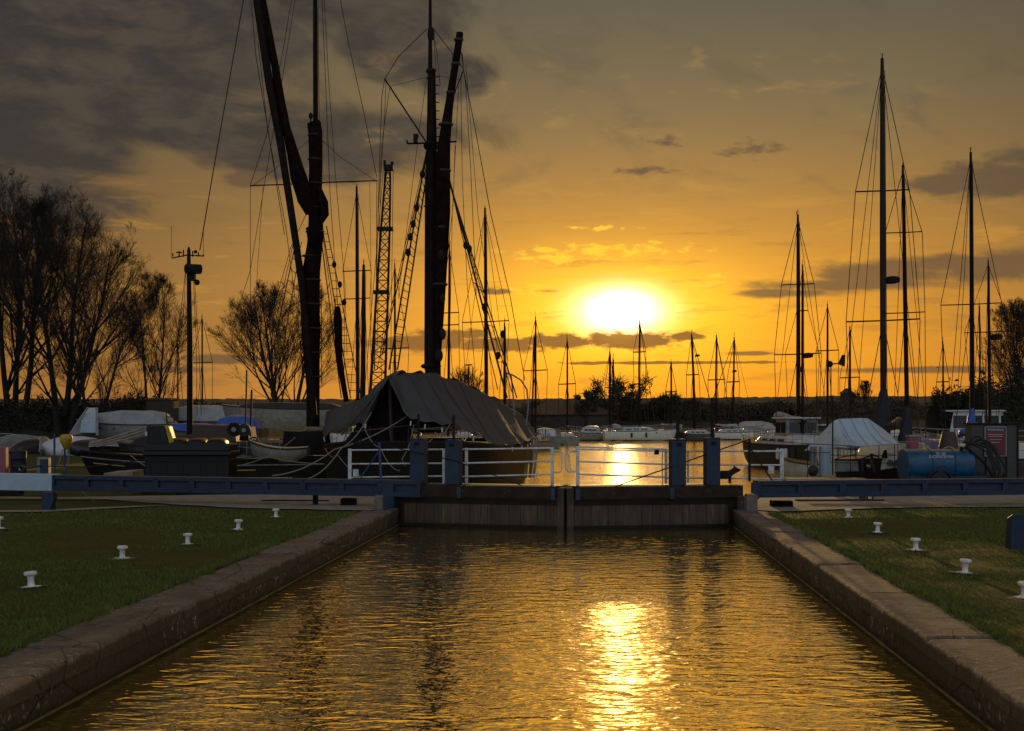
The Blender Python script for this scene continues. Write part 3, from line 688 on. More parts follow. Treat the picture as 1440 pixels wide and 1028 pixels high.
BL = [(44, 827, 'white mushroom bollard nearest on the left lawn, leaning in long grass', 1.03), (172, 786.5, 'white bollard on the left lawn, second from the bottom left corner', 1.0), (264, 766.5, 'white bollard midway along the left lawn', .98), (335, 745.5, 'white bollard with rust stained stem, fourth along the left lawn', 1.0), (388, 728, 'farthest white bollard on the left lawn, by the gravel', .95), (-3, 744, 'white bollard cut off by the left picture edge', 1.2),
      (1193, 728.5, 'farthest white bollard on the right lawn, near the gravel path', .97), (1234, 750, 'white bollard on the right lawn, second from the gravel path', 1.0), (1288, 774.5, 'white bollard on the right lawn, third from the gravel path', 1.0), (1357, 807, 'nearest whole white bollard on the right lawn with chipped base slab', 1.0), (1441, 842, 'white bollard cut off by the right picture edge', 1.0)]
for i, (px, py, lb, sc) in enumerate(BL):
    o = bollard() if i == 0 else copy_tree(proto)
    if i == 0: proto = o
    p = G(px, py); o.location = (p.x, p.y, .012); o.scale = (sc*1.05,)*3; o['label'] = lb; o['group'] = 'white bollards along the lock'
    o.rotation_euler = (R((i*53 % 7)-3), R(-5) if i == 0 else R((i*31 % 7)-3), R(i*37))

# the dog
def dog():
    d = 32.5; sp = bpy.data.meshes.new('dog')
    q = lambda x, y, dy=0.0: P(x, y, d+dy)
    J = []; E = []; Rr = []
    def j(p, r, par=None):
        J.append(tuple(p)); Rr.append(r)
        if par is not None: E.append((par, len(J)-1))
        return len(J)-1
    o = .045
    hip = j(q(1000, 665), (.090, .090)); mid = j(q(1010, 665.8), (.088, .088), hip); chest = j(q(1021, 666.3), (.100, .100), mid); sh = j(q(1026.5, 664.5), (.085, .085), chest)
    neck = j(q(1031, 661.5), (.068, .068), sh); head = j(q(1034.8, 659.2), (.060, .060), neck); muz = j(q(1039.2, 659.8), (.036, .036), head); nose = j(q(1042.0, 659.0), (.020, .018), muz)
    for s in (-1, 1):
        e1 = j(q(1033.0, 655.6, s*.035), (.026, .016), head); e2 = j(q(1031.6, 652.6, s*.04), (.008, .006), e1)
        a = j(q(1027, 669, s*o), (.032, .036), chest); b = j(q(1027.4-(s > 0)*2.2, 673.5, s*o), (.020, .022), a); c = j(q(1027.2-(s > 0)*2.2, 677.2, s*o), (.015, .017), b); e = j(q(1028.8-(s > 0)*2.2, 678.6, s*o), (.016, .012), c)
        a = j(q(1001, 669, s*o), (.040, .050), hip); b = j(q(1003.4-(s > 0)*2, 672.2, s*o), (.024, .026), a); c = j(q(999.3-(s > 0)*2, 675.0, s*o), (.015, .016), b); c2 = j(q(1000.6-(s > 0)*2, 677.6, s*o), (.013, .013), c); e = j(q(1002.4-(s > 0)*2, 678.6, s*o), (.016, .011), c2)
    t1 = j(q(996.5, 660.5), (.022, .022), hip); t2 = j(q(993.6, 655), (.020, .020), t1); t3 = j(q(992.4, 650.5), (.014, .014), t2); t4 = j(q(991.2, 647.2), (.006, .006), t3)
    org = q(1014, 679)
    J2 = [(x-org.x, y-org.y, z-org.z) for x, y, z in J]
    sp.from_pydata(J2, E, []); o_ = bpy.data.objects.new('dog', sp); COL.objects.link(o_)
    md = o_.modifiers.new('skin', 'SKIN'); md.use_smooth_shade = True
    for i, r in enumerate(Rr): sp.skin_vertices[0].data[i].radius = r
    sp.skin_vertices[0].data[0].use_root = True
    sd2 = o_.modifiers.new('sub', 'SUBSURF'); sd2.levels = 2; sd2.render_levels = 2
    dg = bpy.context.evaluated_depsgraph_get(); me = bpy.data.meshes.new_from_object(o_.evaluated_get(dg)); bpy.data.objects.remove(o_)
    me.name = 'dog'; me.materials.clear(); me.materials.append(M['furd']); me.polygons.foreach_set('use_smooth', [True]*len(me.polygons))
    oo = bpy.data.objects.new('dog', me); COL.objects.link(oo); oo.location = org
    oo.location.z = .545-min(v.co.z for v in me.vertices)
    prop(oo, 'small dark prick eared dog walking right on the gate behind a blue pillar', 'dog')
dog()
# ================================================================= boats
def spar(root, pix, d, wpx, name='mast', m=None, n=10, parent=None):
    """a round spar through the given places; width given as seen"""
    pts = [P(x, y, d if not hasattr(d, '__len__') else d[i]) for i, (x, y) in enumerate(pix)]
    if not hasattr(wpx, '__len__'): wpx = [wpx]*len(pts)
    mb = MB(); mb.tube(pts, [w_*p.y/F/2 for w_, p in zip(wpx, pts)], n)
    return build(mb, name, m or M['mast'], parent or root, world=True, smooth=True)
def wire(root, pix, d, wpx=.8, name='shroud', m=None, sag=0):
    pts = [P(x, y, d if not hasattr(d, '__len__') else d[i]) for i, (x, y) in enumerate(pix)]
    if sag and len(pts) == 2:
        a, b = pts; pts = [a.lerp(b, t)-Vector((0, 0, sag*4*t*(1-t))) for t in [i/8 for i in range(9)]]
    mb = MB(); mb.tube(pts, [wpx*p.y/F/2 for p in pts], 4, cap=False)
    return build(mb, name, m or M['wire'], root, world=True)
def hull_mb(L, B, fb, sheer=.25, draft=.35, stern=.75, rake=.12, n=22, full=.55, flat=0.0, tum=0.04):
    """hull along local +x: stern at -L/2, bow at +L/2; returns the shell, the deck edge"""
    rows = []; rim = []
    for i in range(n+1):
        t = i/n; x = -L/2+L*t
        w_ = B/2*(stern+(1-stern)*math.sin(min(t/.42, 1)*PI/2)) if t < .42 else B/2*max(0, 1-((t-.42)/.58)**(2+full))**.75
        w_ = max(w_, .02)
        zd = fb+sheer*((t-.35)/.65)**2*(1 if t > .35 else .45)
        zb = -draft*(1 if t < .85 else max(0, 1-(t-.85)/.15*.9))*(.35+.65*min(t/.25, 1))
        row = []
        for k in range(9):
            a = k/8; z = zd+(zb-zd)*a; f = math.sqrt(max(0, 1-(a**3.2)))
            xx = x+(rake*L*.5*(1-a)*t**3 if t > .3 else -rake*L*.10*(1-a)*(1-t))
            row.append((xx, w_*f*(1+tum*a*(1-a)*4), z))
        full_row = [(p[0], -p[1], p[2]) for p in row]+[(p[0], p[1], p[2]) for p in row[::-1][1:]]
        rows.append(full_row); rim.append((row[0][0], w_, zd))
    mb = MB(); mb.grid(rows); m = len(rows[0]); mb.f.append(tuple(range(m)))
    deck = [(x, -w_, z-.02) for x, w_, z in rim]; deck2 = [(x, w_, z-.02) for x, w_, z in rim]
    db = MB(); db.grid([deck, [(x, 0, z+.03) for x, w_, z in rim], deck2][::-1])
    return mb, db, rim
def hash_(x): return math.sin(x*12.9898)*1.0
def rim_at(rim, x):
    for a, b in zip(rim, rim[1:]):
        if a[0] <= x <= b[0]:
            t = (x-a[0])/(b[0]-a[0]+1e-9); return (a[1]+(b[1]-a[1])*t, a[2]+(b[2]-a[2])*t)
    return rim[-1][1:] if x > rim[-1][0] else rim[0][1:]
def boat(name, label, cat, px, d, heading, L, B, fb, hullm, group=None, masts=(), cabin=None, cabm=None, boot=None, boom=None, rail=True, waterline=None, cover=None,
         wheelhouse=None, ports=0, fenders=(), z0=WZ, stern=.75, sheer=.25, arch=False, sprayhood=None, keel=False, outboard=False):
    """px, d place the hull's middle; heading in degrees, 0 = bow to the right, 90 = bow away from the camera"""
    c = Vector(((px-CX)/F*d, d, z0))
    root = thing(name, label, cat, c, group, R(heading))
    hm, dm, rim = hull_mb(L, B, fb, stern=stern, sheer=sheer)
    ho = build(hm, 'hull', hullm, root, smooth=True)
    build(dm, 'deck', M['cream'] if hullm in (M['gelcoat'], M['gelworn'], M['cream']) else M['brown'], root, smooth=True)
    # rubbing strake
    mb = MB()
    for s in (-1, 1): mb.tube([(x, s*(w_+.012), z-.03) for x, w_, z in rim], .028+L*.0012, 5)
    build(mb, 'rubbing_strake', M['alloydk'] if hullm is not M['black'] else M['brown'], root, smooth=True)
    if boot:
        mb = MB(); rows = []
        for s in (-1, 1):
            for (x, w_, z) in rim: pass
        hm2, _, _ = hull_mb(L*1.001, B*1.006, fb, stern=stern, sheer=sheer)
        mb2 = MB(); keep = {}
        m_ = 17
        for i in range(23):
            for k in range(m_):
                pass
        # a band of the shell close to the water
        vv = hm2.v; rows = []
        for side_ in (0, 1):
            r0 = []; r1 = []
            for i in range(23):
                row = vv[i*m_:(i+1)*m_]; row = row[:9] if side_ == 0 else row[8:][::-1]
                def atz(zz):
                    for a, b in zip(row, row[1:]):
                        if b[2] <= zz <= a[2] or a[2] <= zz <= b[2]:
                            t = (zz-a[2])/((b[2]-a[2]) or 1e-9); return (a[0]+(b[0]-a[0])*t, (a[1]+(b[1]-a[1])*t)*1.012, zz)
                    return row[-1]
                r0.append(atz(-.04)); r1.append(atz(.09+.004*L))
            mb2.grid([r0, r1])
        build(mb2, 'boot_stripe', boot, root)
    if cabin:      # (x0, x1, width factor, height)
        for ci, (x0, x1, wf, ch) in enumerate(cabin if isinstance(cabin, list) else [cabin]):
            mb = MB(); rows = []; nn = 9
            for i in range(nn):
                x = x0+(x1-x0)*i/(nn-1); w_, z = rim_at(rim, x); w_ = max(.08, w_*wf); e = .25 if i == 0 else (.15 if i == nn-1 else 1); e2 = min(1, .75+.25*i/2) if i < 3 else (min(1, .55+.45*(nn-1-i)/3))
                h = ch*(e2 if 0 < i < nn-1 else .02)
                rows.append([(x, -w_, z-.03), (x, -w_*.93, z+h*.55), (x, -w_*.84, z+h*.9), (x, -w_*.45, z+h), (x, 0, z+h*1.04), (x, w_*.45, z+h), (x, w_*.84, z+h*.9), (x, w_*.93, z+h*.55), (x, w_, z-.03)])
            mb.grid(rows); cb = build(mb, 'cabin', cabm or M['gelcoat'], root, smooth=True)
            if ch > .22 and (cabm is None or cabm in (M['gelcoat'], M['gelworn'], M['cream'])):
                for s in (-1, 1):
                    for q in range(3):
                        xa = x0+(x1-x0)*(.24+.19*q); xb = xa+(x1-x0)*.13; wa, za = rim_at(rim, xa); wb, zb = rim_at(rim, xb); wa *= wf*.965; wb *= wf*.965
                        mb = MB(); mb.hexa([(xa, s*wa, za+ch*.28), (xb, s*wb, zb+ch*.28), (xb, s*(wb+.012), zb+ch*.28), (xa, s*(wa+.012), za+ch*.28), (xa, s*wa*.985, za+ch*.52), (xb, s*wb*.985, zb+ch*.52), (xb, s*(wb+.010), zb+ch*.52), (xa, s*(wa+.010), za+ch*.52)])
                        build(mb, 'window', M['glass'], cb)
    for k in range(ports):
        x = -L*.1+L*.16*k; w_, z = rim_at(rim, x)
        for s in (-1, 1):
            mb = MB(); mb.box(x-.18, x+.18, s*w_-.004, s*w_+.018*s, z-.34, z-.22); build(mb, 'porthole', M['glass'], root)
    if sprayhood:
        xs, hh, mm = sprayhood; w_, z = rim_at(rim, xs); rows = []
        for (dx, k) in ((-.55, 1.0), (-.1, 1.02), (.35, .72), (.6, .12)):
            rows.append([(xs+dx, w_*.8*math.cos(PI*q/8), z+.25+hh*k*math.sin(PI*q/8)) for q in range(9)])
        mb = MB(); mb.grid(rows); build(mb, 'sprayhood', mm, root, smooth=True)
    if wheelhouse: # (x0,x1,wf,h, mat)
        x0, x1, wf, h, mm = wheelhouse; w_, z = rim_at(rim, (x0+x1)/2); ww = B/2*wf
        mb = MB(); mb.hexa([(x0, -ww, z-.05), (x1, -ww, z-.05), (x1, ww, z-.05), (x0, ww, z-.05), (x0+.05, -ww*.95, z+h), (x1-h*.18, -ww*.95, z+h), (x1-h*.18, ww*.95, z+h), (x0+.05, ww*.95, z+h)])
        wh = build(mb, 'wheelhouse', mm, root, bevel=.03)
        mb = MB(); mb.box(x0-.12, x1+.10, -ww*1.06, ww*1.06, z+h, z+h+.07); build(mb, 'roof', M['gelcoat'], wh, bevel=.02)
        nw = max(2, int((x1-x0)/.7))
        for s in (-1, 1):
            for q in range(nw):
                xa = x0+.15+(x1-x0-.3)*q/nw; xb = xa+(x1-x0-.3)/nw-.12
                mb = MB(); yy = s*ww*.975; mb.hexa([(xa, yy, z+h*.45), (xb, yy, z+h*.45), (xb, yy+s*.02, z+h*.45), (xa, yy+s*.02, z+h*.45), (xa, yy*.98, z+h*.86), (xb, yy*.98, z+h*.86), (xb, yy*.98+s*.03, z+h*.86), (xa, yy*.98+s*.03, z+h*.86)]); build(mb, 'window', M['glass'], wh)
        for q in range(2):
            ya = -ww*.82+ww*.86*q; mb = MB(); mb.hexa([(x0-.005, ya, z+h*.45), (x0+.02, ya, z+h*.45), (x0+.02, ya+ww*.74, z+h*.45), (x0-.005, ya+ww*.74, z+h*.45), (x0+.02, ya, z+h*.86), (x0+.05, ya, z+h*.86), (x0+.05, ya+ww*.74, z+h*.86), (x0+.02, ya+ww*.74, z+h*.86)]); build(mb, 'window', M['glass'], wh)
    if rail:
        mb = MB(); rr = .010+d*.00008
        for s in (-1, 1):
            top = []; mid = []
            for i in range(1, len(rim)-1, 2):
                x, w_, z = rim[i]; mb.tube([(x, s*w_*.96, z), (x, s*w_*.96, z+.55)], rr, 4); top.append((x, s*w_*.96, z+.55)); mid.append((x, s*w_*.96, z+.28))
            mb.tube(top, rr, 4); mb.tube(mid, rr*.7, 4)
        x, w_, z = rim[-2]; mb.tube([(x, -w_, z+.55), (rim[-1][0]+.05, 0, z+.62), (x, w_, z+.55)], rr*1.4, 4)
        x, w_, z = rim[1]; x -= .2; mb.tube([(x, -w_*.96, z+.55), (x, w_*.96, z+.55)], rr*1.4, 4); mb.tube([(x, -w_*.5, z), (x, -w_*.5, z+.55)], rr*1.4, 4); mb.tube([(x, w_*.5, z), (x, w_*.5, z+.55)], rr*1.4, 4)
        build(mb, 'guard_rail', M['alloy'], root)
    for (x, s) in fenders:
        w_, z = rim_at(rim, x); mb = MB(); mb.lathe([(.02, .38), (.09, .32), (.11, .2), (.11, -.05), (.09, -.16), (.02, -.2)], 10, (x, s*(w_+.1), z-.55)); build(mb, 'fender', M['gelcoat'] if (x*7) % 2 > 1 else M['navy'], root, smooth=True)
    if boom:       # (x0, x1, z, mat cover, droop)
        x0, x1, z, cm, dr = boom; mb = MB(); mb.tube([(x0, 0, z), (x1, 0, z+dr)], .05+L*.002, 8); bo = build(mb, 'boom', M['alloydk'], root, smooth=True)
        if cm:
            pts = [(x0+(x1-x0)*t, 0, z+dr*t+.10+.04*math.sin(t*9)) for t in np.linspace(.0, .96, 12)]
            mb = MB(); mb.tube(pts, [.05+.16*(1-t)**.6+.015*math.sin(t*23) for t in np.linspace(0, 1, 12)], 8); build(mb, 'sail_cover', cm, bo, smooth=True)
    if keel:
        mb = MB(); mb.hexa([(-L*.15, -.06, -1.0), (L*.12, -.06, -1.0), (L*.12, .06, -1.0), (-L*.15, .06, -1.0), (-L*.2, -.1, 0), (L*.2, -.1, 0), (L*.2, .1, 0), (-L*.2, .1, 0)]); build(mb, 'keel', M['redhull'], root)
    if outboard:
        w_, z = rim[0][1:]; x = rim[0][0]-.15; mb = MB(); mb.box(x-.18, x+.1, -.13, .13, z-.05, z+.35); mb.box(x-.05, x+.04, -.04, .04, -.2, z); build(mb, 'outboard_motor', M['blackpl'], root, bevel=.03)
    inv = Matrix.Rotation(-R(heading), 4, 'Z')
    loc = lambda p: inv @ (p-c)
    for mk in masts:      # dict(px, top, w, foot, spr=[(y, half width px)], stay, md)
        md = mk.get('d', d); wpx = mk.get('w', 4); yb = mk.get('foot', HY+12); px0 = mk['px']; px1 = mk.get('px1', px0)
        a, b = P(px1, mk['top'], md), P(px0, yb, md); la, lb = loc(a), loc(b); rr = wpx*md/F/2*(.78 if md > 105 else .95)
        lb.z = mk.get('fz', fb+.1)
        lb0 = lb.copy()
        mb = MB(); mb.tube([lb0, lb0.lerp(la, .55)+Vector((.012*hash_(px0), 0, 0))*md*.05, lb0.lerp(la, .93), la], [rr*1.08, rr, rr*.75, rr*.55], 8); mo = build(mb, 'mast', mk.get('m', M['mast']), root, smooth=True)
        mb = MB(); hgt = 2.2*md/F*2; vv = int(px0*7) % 4; mb.tube([la, la+Vector((0, 0, hgt*(1.6 if vv else .8)))], rr*.20, 4)
        if vv == 1: mb.tube([la+Vector((-hgt, 0, hgt*.9)), la+Vector((hgt*.8, 0, hgt))], rr*.16, 4)
        if vv == 2: mb.tube([la+Vector((0, 0, 0)), la+Vector((hgt*1.1, 0, hgt*.2)), la+Vector((hgt*1.1, 0, hgt*1.3))], rr*.18, 4)
        build(mb, 'masthead_aerial', M['iron'], mo)
        W_ = inv.to_3x3() @ Vector((1, 0, 0))      # screen-right in local coordinates
        ww = mk.get('ww', .8)*md/F/2; A_ = Vector((1, 0, 0)) ; beam_dir = Vector((0, 1, 0))
        top = la-Vector((0, 0, abs(la.z)*.02))
        for (sy, half) in mk.get('spr', ()):
            zc = P(px0, sy, md).z-c.z; f = (zc-lb0.z)/(la.z-lb0.z); mpt = lb0.lerp(la, f); hw = half*md/F
            dv = W_*1.0 + beam_dir*.0
            mb = MB(); mb.tube([mpt-dv*hw-Vector((0, 0, hw*.03)), mpt, mpt+dv*hw+Vector((0, 0, hw*.05))], mk.get('sw', 1.6)*md/F/2, 5); build(mb, 'spreader', mk.get('m', M['mast']), mo)
        sp = mk.get('spr', ()); base = mk.get('base', 26)
        for s in (-1, 1):
            pts = [top]
            for (sy, half) in sorted(sp): 
                zc = P(px0, sy, md).z-c.z; f = (zc-lb0.z)/(la.z-lb0.z); pts.append(lb0.lerp(la, f)+W_*(s*half*md/F))
            e = lb0+W_*(s*base*md/F); e.z = fb+.1; pts.append(e)
            mb = MB(); mb.tube(pts, ww, 4, cap=False); build(mb, 'shroud', M['wire'], root)
            if sp:
                sy, half = sorted(sp)[-1]; zc = P(px0, sy, md).z-c.z; f = (zc-lb0.z)/(la.z-lb0.z); q = lb0.lerp(la, f); e2 = lb0+W_*(s*base*.8*md/F); e2.z = fb+.1
                mb = MB(); mb.tube([q, e2], ww, 4, cap=False); build(mb, 'shroud', M['wire'], root)
        for (ex, ey, rad) in mk.get('stays', ()):
            e = loc(P(ex, ey, md)); mb = MB(); mb.tube([top, e], rad*md/F/2, 4, cap=False); build(mb, 'stay', M['wire'], root)
        mb = MB(); mb.tube([lb0.lerp(la, .08)+W_*rr*1.3, lb0.lerp(la, .97)+W_*rr*.9], ww*.8, 4); build(mb, 'halyard', M['wire'], root)
        if mk.get('radar'):
            zc = P(px0, mk['radar'], md).z-c.z; mpt = Vector((lb0.x, lb0.y, zc))+W_*(rr+.22); mb = MB(); mb.lathe([(.1, -.12), (.24, -.08), (.26, .05), (.2, .12), (.02, .15)], 12, tuple(mpt)); mb.tube([Vector((lb0.x, lb0.y, zc-.1)), mpt-Vector((0, 0, .1))], .04, 5); build(mb, 'radar_dome', M['iron'], mo, smooth=True)
        if mk.get('cover'):   # stowed sail wrapped round the mast foot (top px y, bottom px y, halfwidth px, mat)
            yt, yb2, hw, cm = mk['cover']; zt, zb = P(px0, yt, md).z-c.z, P(px0, yb2, md).z-c.z; rows = []
            mb = MB(); N = 12; rg = random.Random(int(px0)); prof = []
            for i in range(N+1):
                t = i/N; r0 = (hw*md/F)*(.25+.75*min(1, t*1.15)**.8)*(1+.08*math.sin(i*2.1)); off = -W_*(hw*md/F*.35*t)
                rows.append([(lb0.x+off.x+r0*math.cos(a*PI/5)*(1+.12*math.sin(a*2.3+i)), lb0.y+off.y+r0*math.sin(a*PI/5), zt+(zb-zt)*t) for a in range(10)])
            mb.grid(rows, close=True); build(mb, 'stowed_sail', cm, root, smooth=True)
    return root, rim, c, inv

GD = 'yachts moored in a row across the basin'
# ---- far row, left to right
boat('sailing_boat', 'small white yacht seen stern on at the left end of the far row', 'sailing boat', 796, 134, 95, 6.2, 2.3, .75, M['gelworn'], GD, masts=[dict(px=797.5, top=476, w=3, foot=600, spr=[(540, 12)], base=12)], cabin=(-1.2, 1.8, .62, .35), boom=(-.4, -2.4, 1.5, M['navy'], -.1), boot=M['redhull'])
boat('motor_cruiser', 'white motor cruiser with raked cabin windows beside the round white dinghy', 'motor boat', 829, 158, 172, 4.6, 2.0, .85, M['gelworn'], GD, cabin=[(-1.3, 1.0, .75, .75)], rail=True, boot=M['navy'])
boat('sailing_boat', 'slim yacht with two close bare masts behind the white motor cruiser', 'sailing boat', 856, 172, 80, 7, 2.4, .8, M['darkhull'], GD, masts=[dict(px=857.5, top=494, w=4, foot=600, spr=[(545, 7)], base=10, stays=[(836, 585, .6)]), dict(px=862, top=503, w=3.4, foot=600, base=9)], cabin=(-1.5, 2, .6, .4), boom=(-.3, 4.0, 1.9, None, .5))
boat('sailing_boat', 'long white cruising yacht with the tallest mast in the far row, portholes and red bottom', 'sailing boat', 898, 156, 4, 7.6, 2.9, 1.08, M['gelcoat'], GD, masts=[dict(px=899.5, top=450, w=3.6, foot=600, spr=[(495, 9), (540, 8)], base=14, stays=[(921, 594, 1.0)], m=M['mast'])], cabin=(-2.6, 1.9, .66, .42), boot=M['redhull'], boom=(-.2, -2.8, 1.75, None, .45), ports=3, fenders=[(-1, -1), (.6, -1)], sprayhood=(-2.4, .5, M['greycov']))
boat('cabin_boat', 'white cabin boat with arched cover tucked behind the bow of the tall masted yacht', 'motor boat', 940, 160, 170, 4.4, 2.2, .8, M['gelworn'], GD, wheelhouse=(-1.2, .7, .8, .95, M['gelworn']), masts=[dict(px=943.5, top=508, w=3.4, foot=595, spr=[(551, 8)], base=9)], sprayhood=(-1.0, .7, M['cream']))
boat('sailing_boat', 'dark hulled yacht with cluttered deck in the far row', 'sailing boat', 978, 158, 178, 4.0, 2.2, .72, M['darkhull'], GD, masts=[dict(px=976.5, px1=972.5, top=470, w=4.4, foot=590, spr=[(527, 9)], base=10, stays=[(998, 560, 1.0)], radar=500)], cabin=(-1.6, 1.2, .6, .45), boom=(0, 3.0, 1.8, None, .1))
boat('sailing_boat', 'white yacht with grey covers at the right of the far row behind the dog', 'sailing boat', 1036, 163, 4, 5.9, 2.5, .85, M['gelcoat'], GD, masts=[dict(px=1007.5, top=471, w=3.6, foot=590, spr=[(534, 12)], base=10, stays=[(1024, 570, .9)], d=166), dict(px=1029, px1=1032.5, top=474, w=3.6, foot=592, spr=[(537, 9)], base=9, stays=[(1003, 560, .9), (1052, 560, .5)], radar=522)], cabin=(-2.2, 1.5, .62, .4), boom=(0, -2.6, 1.5, M['greycov'], .1), boot=M['redhull'])
boat('covered_boat', 'boat under a pale pitched cover behind the far white yacht', 'boat', 1066, 176, 2, 6.0, 2.4, .9, M['gelworn'], GD, rail=False, cabin=(-2.8, 2.3, .95, 1.15), cabm=M['greycov'])
boat('motor_cruiser', 'low white speedboat with dark screen right of the far white yacht', 'motor boat', 1092, 150, 10, 4.4, 2.0, .7, M['gelcoat'], GD, cabin=(-1.0, 1.0, .75, .5), boot=M['navy'])
boat('motor_cruiser', 'grey motor boat in shade beyond the tarpaulin stern', 'motor boat', 766, 118, 100, 5.2, 2.2, .95, M['gelworn'], GD, cabin=(-1.6, 1.2, .7, .7))
boat('sailing_boat', 'yacht with close pair of masts rising behind the striped barge stern', 'sailing boat', 751, 112, 80, 7, 2.4, .7, M['gelworn'], GD, masts=[dict(px=753, top=445, w=3.2, foot=600, spr=[(521, 17)], base=14), dict(px=747.5, px1=751, top=470, w=2.6, foot=600, base=7)], cabin=(-1.5, 2, .6, .4))

# ---- right-hand side
GR = 'boats berthed along the right quay'
boat('ketch', 'grey ketch with two close masts and fenders on its stern, left of the tent', 'sailing boat', 1106, 74, 103, 9.5, 3.0, 1.15, M['alloydk'], GR,
     masts=[dict(px=1122, top=302, w=6, foot=590, spr=[(400, 23), (498, 33)], base=29, stays=[(1090, 590, .8), (1165, 590, .8)], ww=1.0), dict(px=1128.5, top=372, w=4, foot=590, spr=[(437, 8), (498, 24)], base=18, radar=500, d=72)],
     cabin=[(-3.2, 2.2, .7, .5)], wheelhouse=(-2.0, -.4, .6, 1.3, M['gelworn']), fenders=[(-3.9, 1), (-3.2, 1), (-2.4, 1)], boom=(1.2, -2.4, 2.5, M['greycov'], -.2), boot=M['redhull'])
boat('ketch', 'big ketch with the tallest mast on the right, black stowed sail behind the pale tent', 'sailing boat', 1262, 50, 68, 11, 3.3, 1.15, M['darkhull'], GR,
     masts=[dict(px=1242.5, px1=1240.5, top=82, w=8.6, foot=590, spr=[(268.5, 38), (451, 52)], base=46, stays=[(1186, 560, .9), (1290, 560, .9), (1206, 560, .8)], m=M['alloydk'], radar=394, cover=(547, 640, 17, M['navy']), ww=1.1, sw=2.2),
            dict(px=1276, px1=1269.5, top=232, w=5.6, foot=590, spr=[(327, 26), (440, 28)], base=26, stays=[(1258, 560, .8), (1300, 560, .8)], cover=(571, 650, 13, M['navy']), ww=1.0, d=48)],
     cabin=[(-3.5, 2.5, .65, .5)], cabm=M['cream'], boom=(1, -2.6, 2.2, M['navy'], -.1))
boat('sailing_boat', 'yacht with tall dark mast and blue sail cover in front of the wheelhouse', 'sailing boat', 1368, 56, 60, 9, 3.0, 1.0, M['darkhull'], GR,
     masts=[dict(px=1367, px1=1365, top=214, w=6.4, foot=590, spr=[(428, 43)], base=36, stays=[(1336, 570, .9), (1346, 570, .8)], cover=(572, 620, 9, M['bluetarp']), ww=1.0),
            dict(px=1392, px1=1389.5, top=366, w=4.2, foot=590, spr=[(467, 34)], base=18, stays=[(1384, 590, .7)], radar=474, d=60)], cabin=[(-2.8, 2, .65, .5)], boom=(.8, -2.4, 2.0, M['bluetarp'], -.2))
boat('sailing_boat', 'plain yacht with thin mast and crossed spreaders rising left of the tall ketch', 'sailing boat', 1176, 95, 80, 8, 2.6, .9, M['gelworn'], GR, masts=[dict(px=1163.5, top=427, w=2.8, foot=590, spr=[(493, 16)], base=14), dict(px=1195, top=459, w=3.0, foot=590, spr=[(531, 14)], base=14)], cabin=(-2, 2, .6, .5))
boat('sailing_boat', 'distant yacht with thin mast left of the white wheelhouse', 'sailing boat', 1322, 120, 80, 7, 2.4, .8, M['gelworn'], GR, masts=[dict(px=1326, top=480, w=2.6, foot=590, spr=[(537, 9)], base=10)], cabin=(-2, 2, .6, .4))
boat('fishing_boat', 'white wheelhouse boat with dark windows and curved roof below the right tree', 'motor boat', 1372, 72, 158, 8.5, 3.2, 1.3, M['gelworn'], GR, wheelhouse=(-1.3, 1.25, .8, 1.5, M['palecov']), masts=[dict(px=1377, top=426, w=2.6, foot=570, base=12, fz=2.8)], boot=M['redhull'])
boat('motor_cruiser', 'white motor cruiser with raked front window behind the pale tent', 'motor boat', 1222, 72, 172, 5.6, 2.5, 1.05, M['gelcoat'], GR, cabin=[(-2.2, 1.5, .85, .85)])
boat('motor_cruiser', 'small white cruiser with steel rails left of the wheelhouse boat', 'motor boat', 1300, 66, 120, 6.6, 2.5, .9, M['gelcoat'], GR, cabin=[(-2.0, 1.5, .8, .6)])
boat('cabin_boat', 'long low dark cabin boat with flat roof beyond the pale tent', 'motor boat', 1190, 98, 4, 8.0, 2.8, .8, M['darkhull'], GR, wheelhouse=(-2.8, 3.2, .9, 1.15, M['wallbr']), masts=[dict(px=1148, top=555, w=2, foot=600, base=4)])
boat('dinghy', 'grey inflatable dinghy on the water right of the grey ketch', 'dinghy', 1150, 62, 140, 3.2, 1.5, .5, M['greycov'], GR, rail=False)
boat('fishing_boat', 'boat with white curved bow rail behind the grey shed', 'boat', 1402, 50, 150, 5.2, 2.4, 1.1, M['darkhull'], GR, cabin=(-1.5, 1.5, .8, .55), masts=[dict(px=1387, top=555, w=1.6, foot=600, base=4)])
boat('ketch', 'cream motor sailer with blue canopy behind the navy stowed sails', 'sailing boat', 1262, 60, 172, 6.2, 2.5, 1.1, M['cream'], GR, cabin=(-2, 2, .8, .5), cabm=M['bluetarp'])

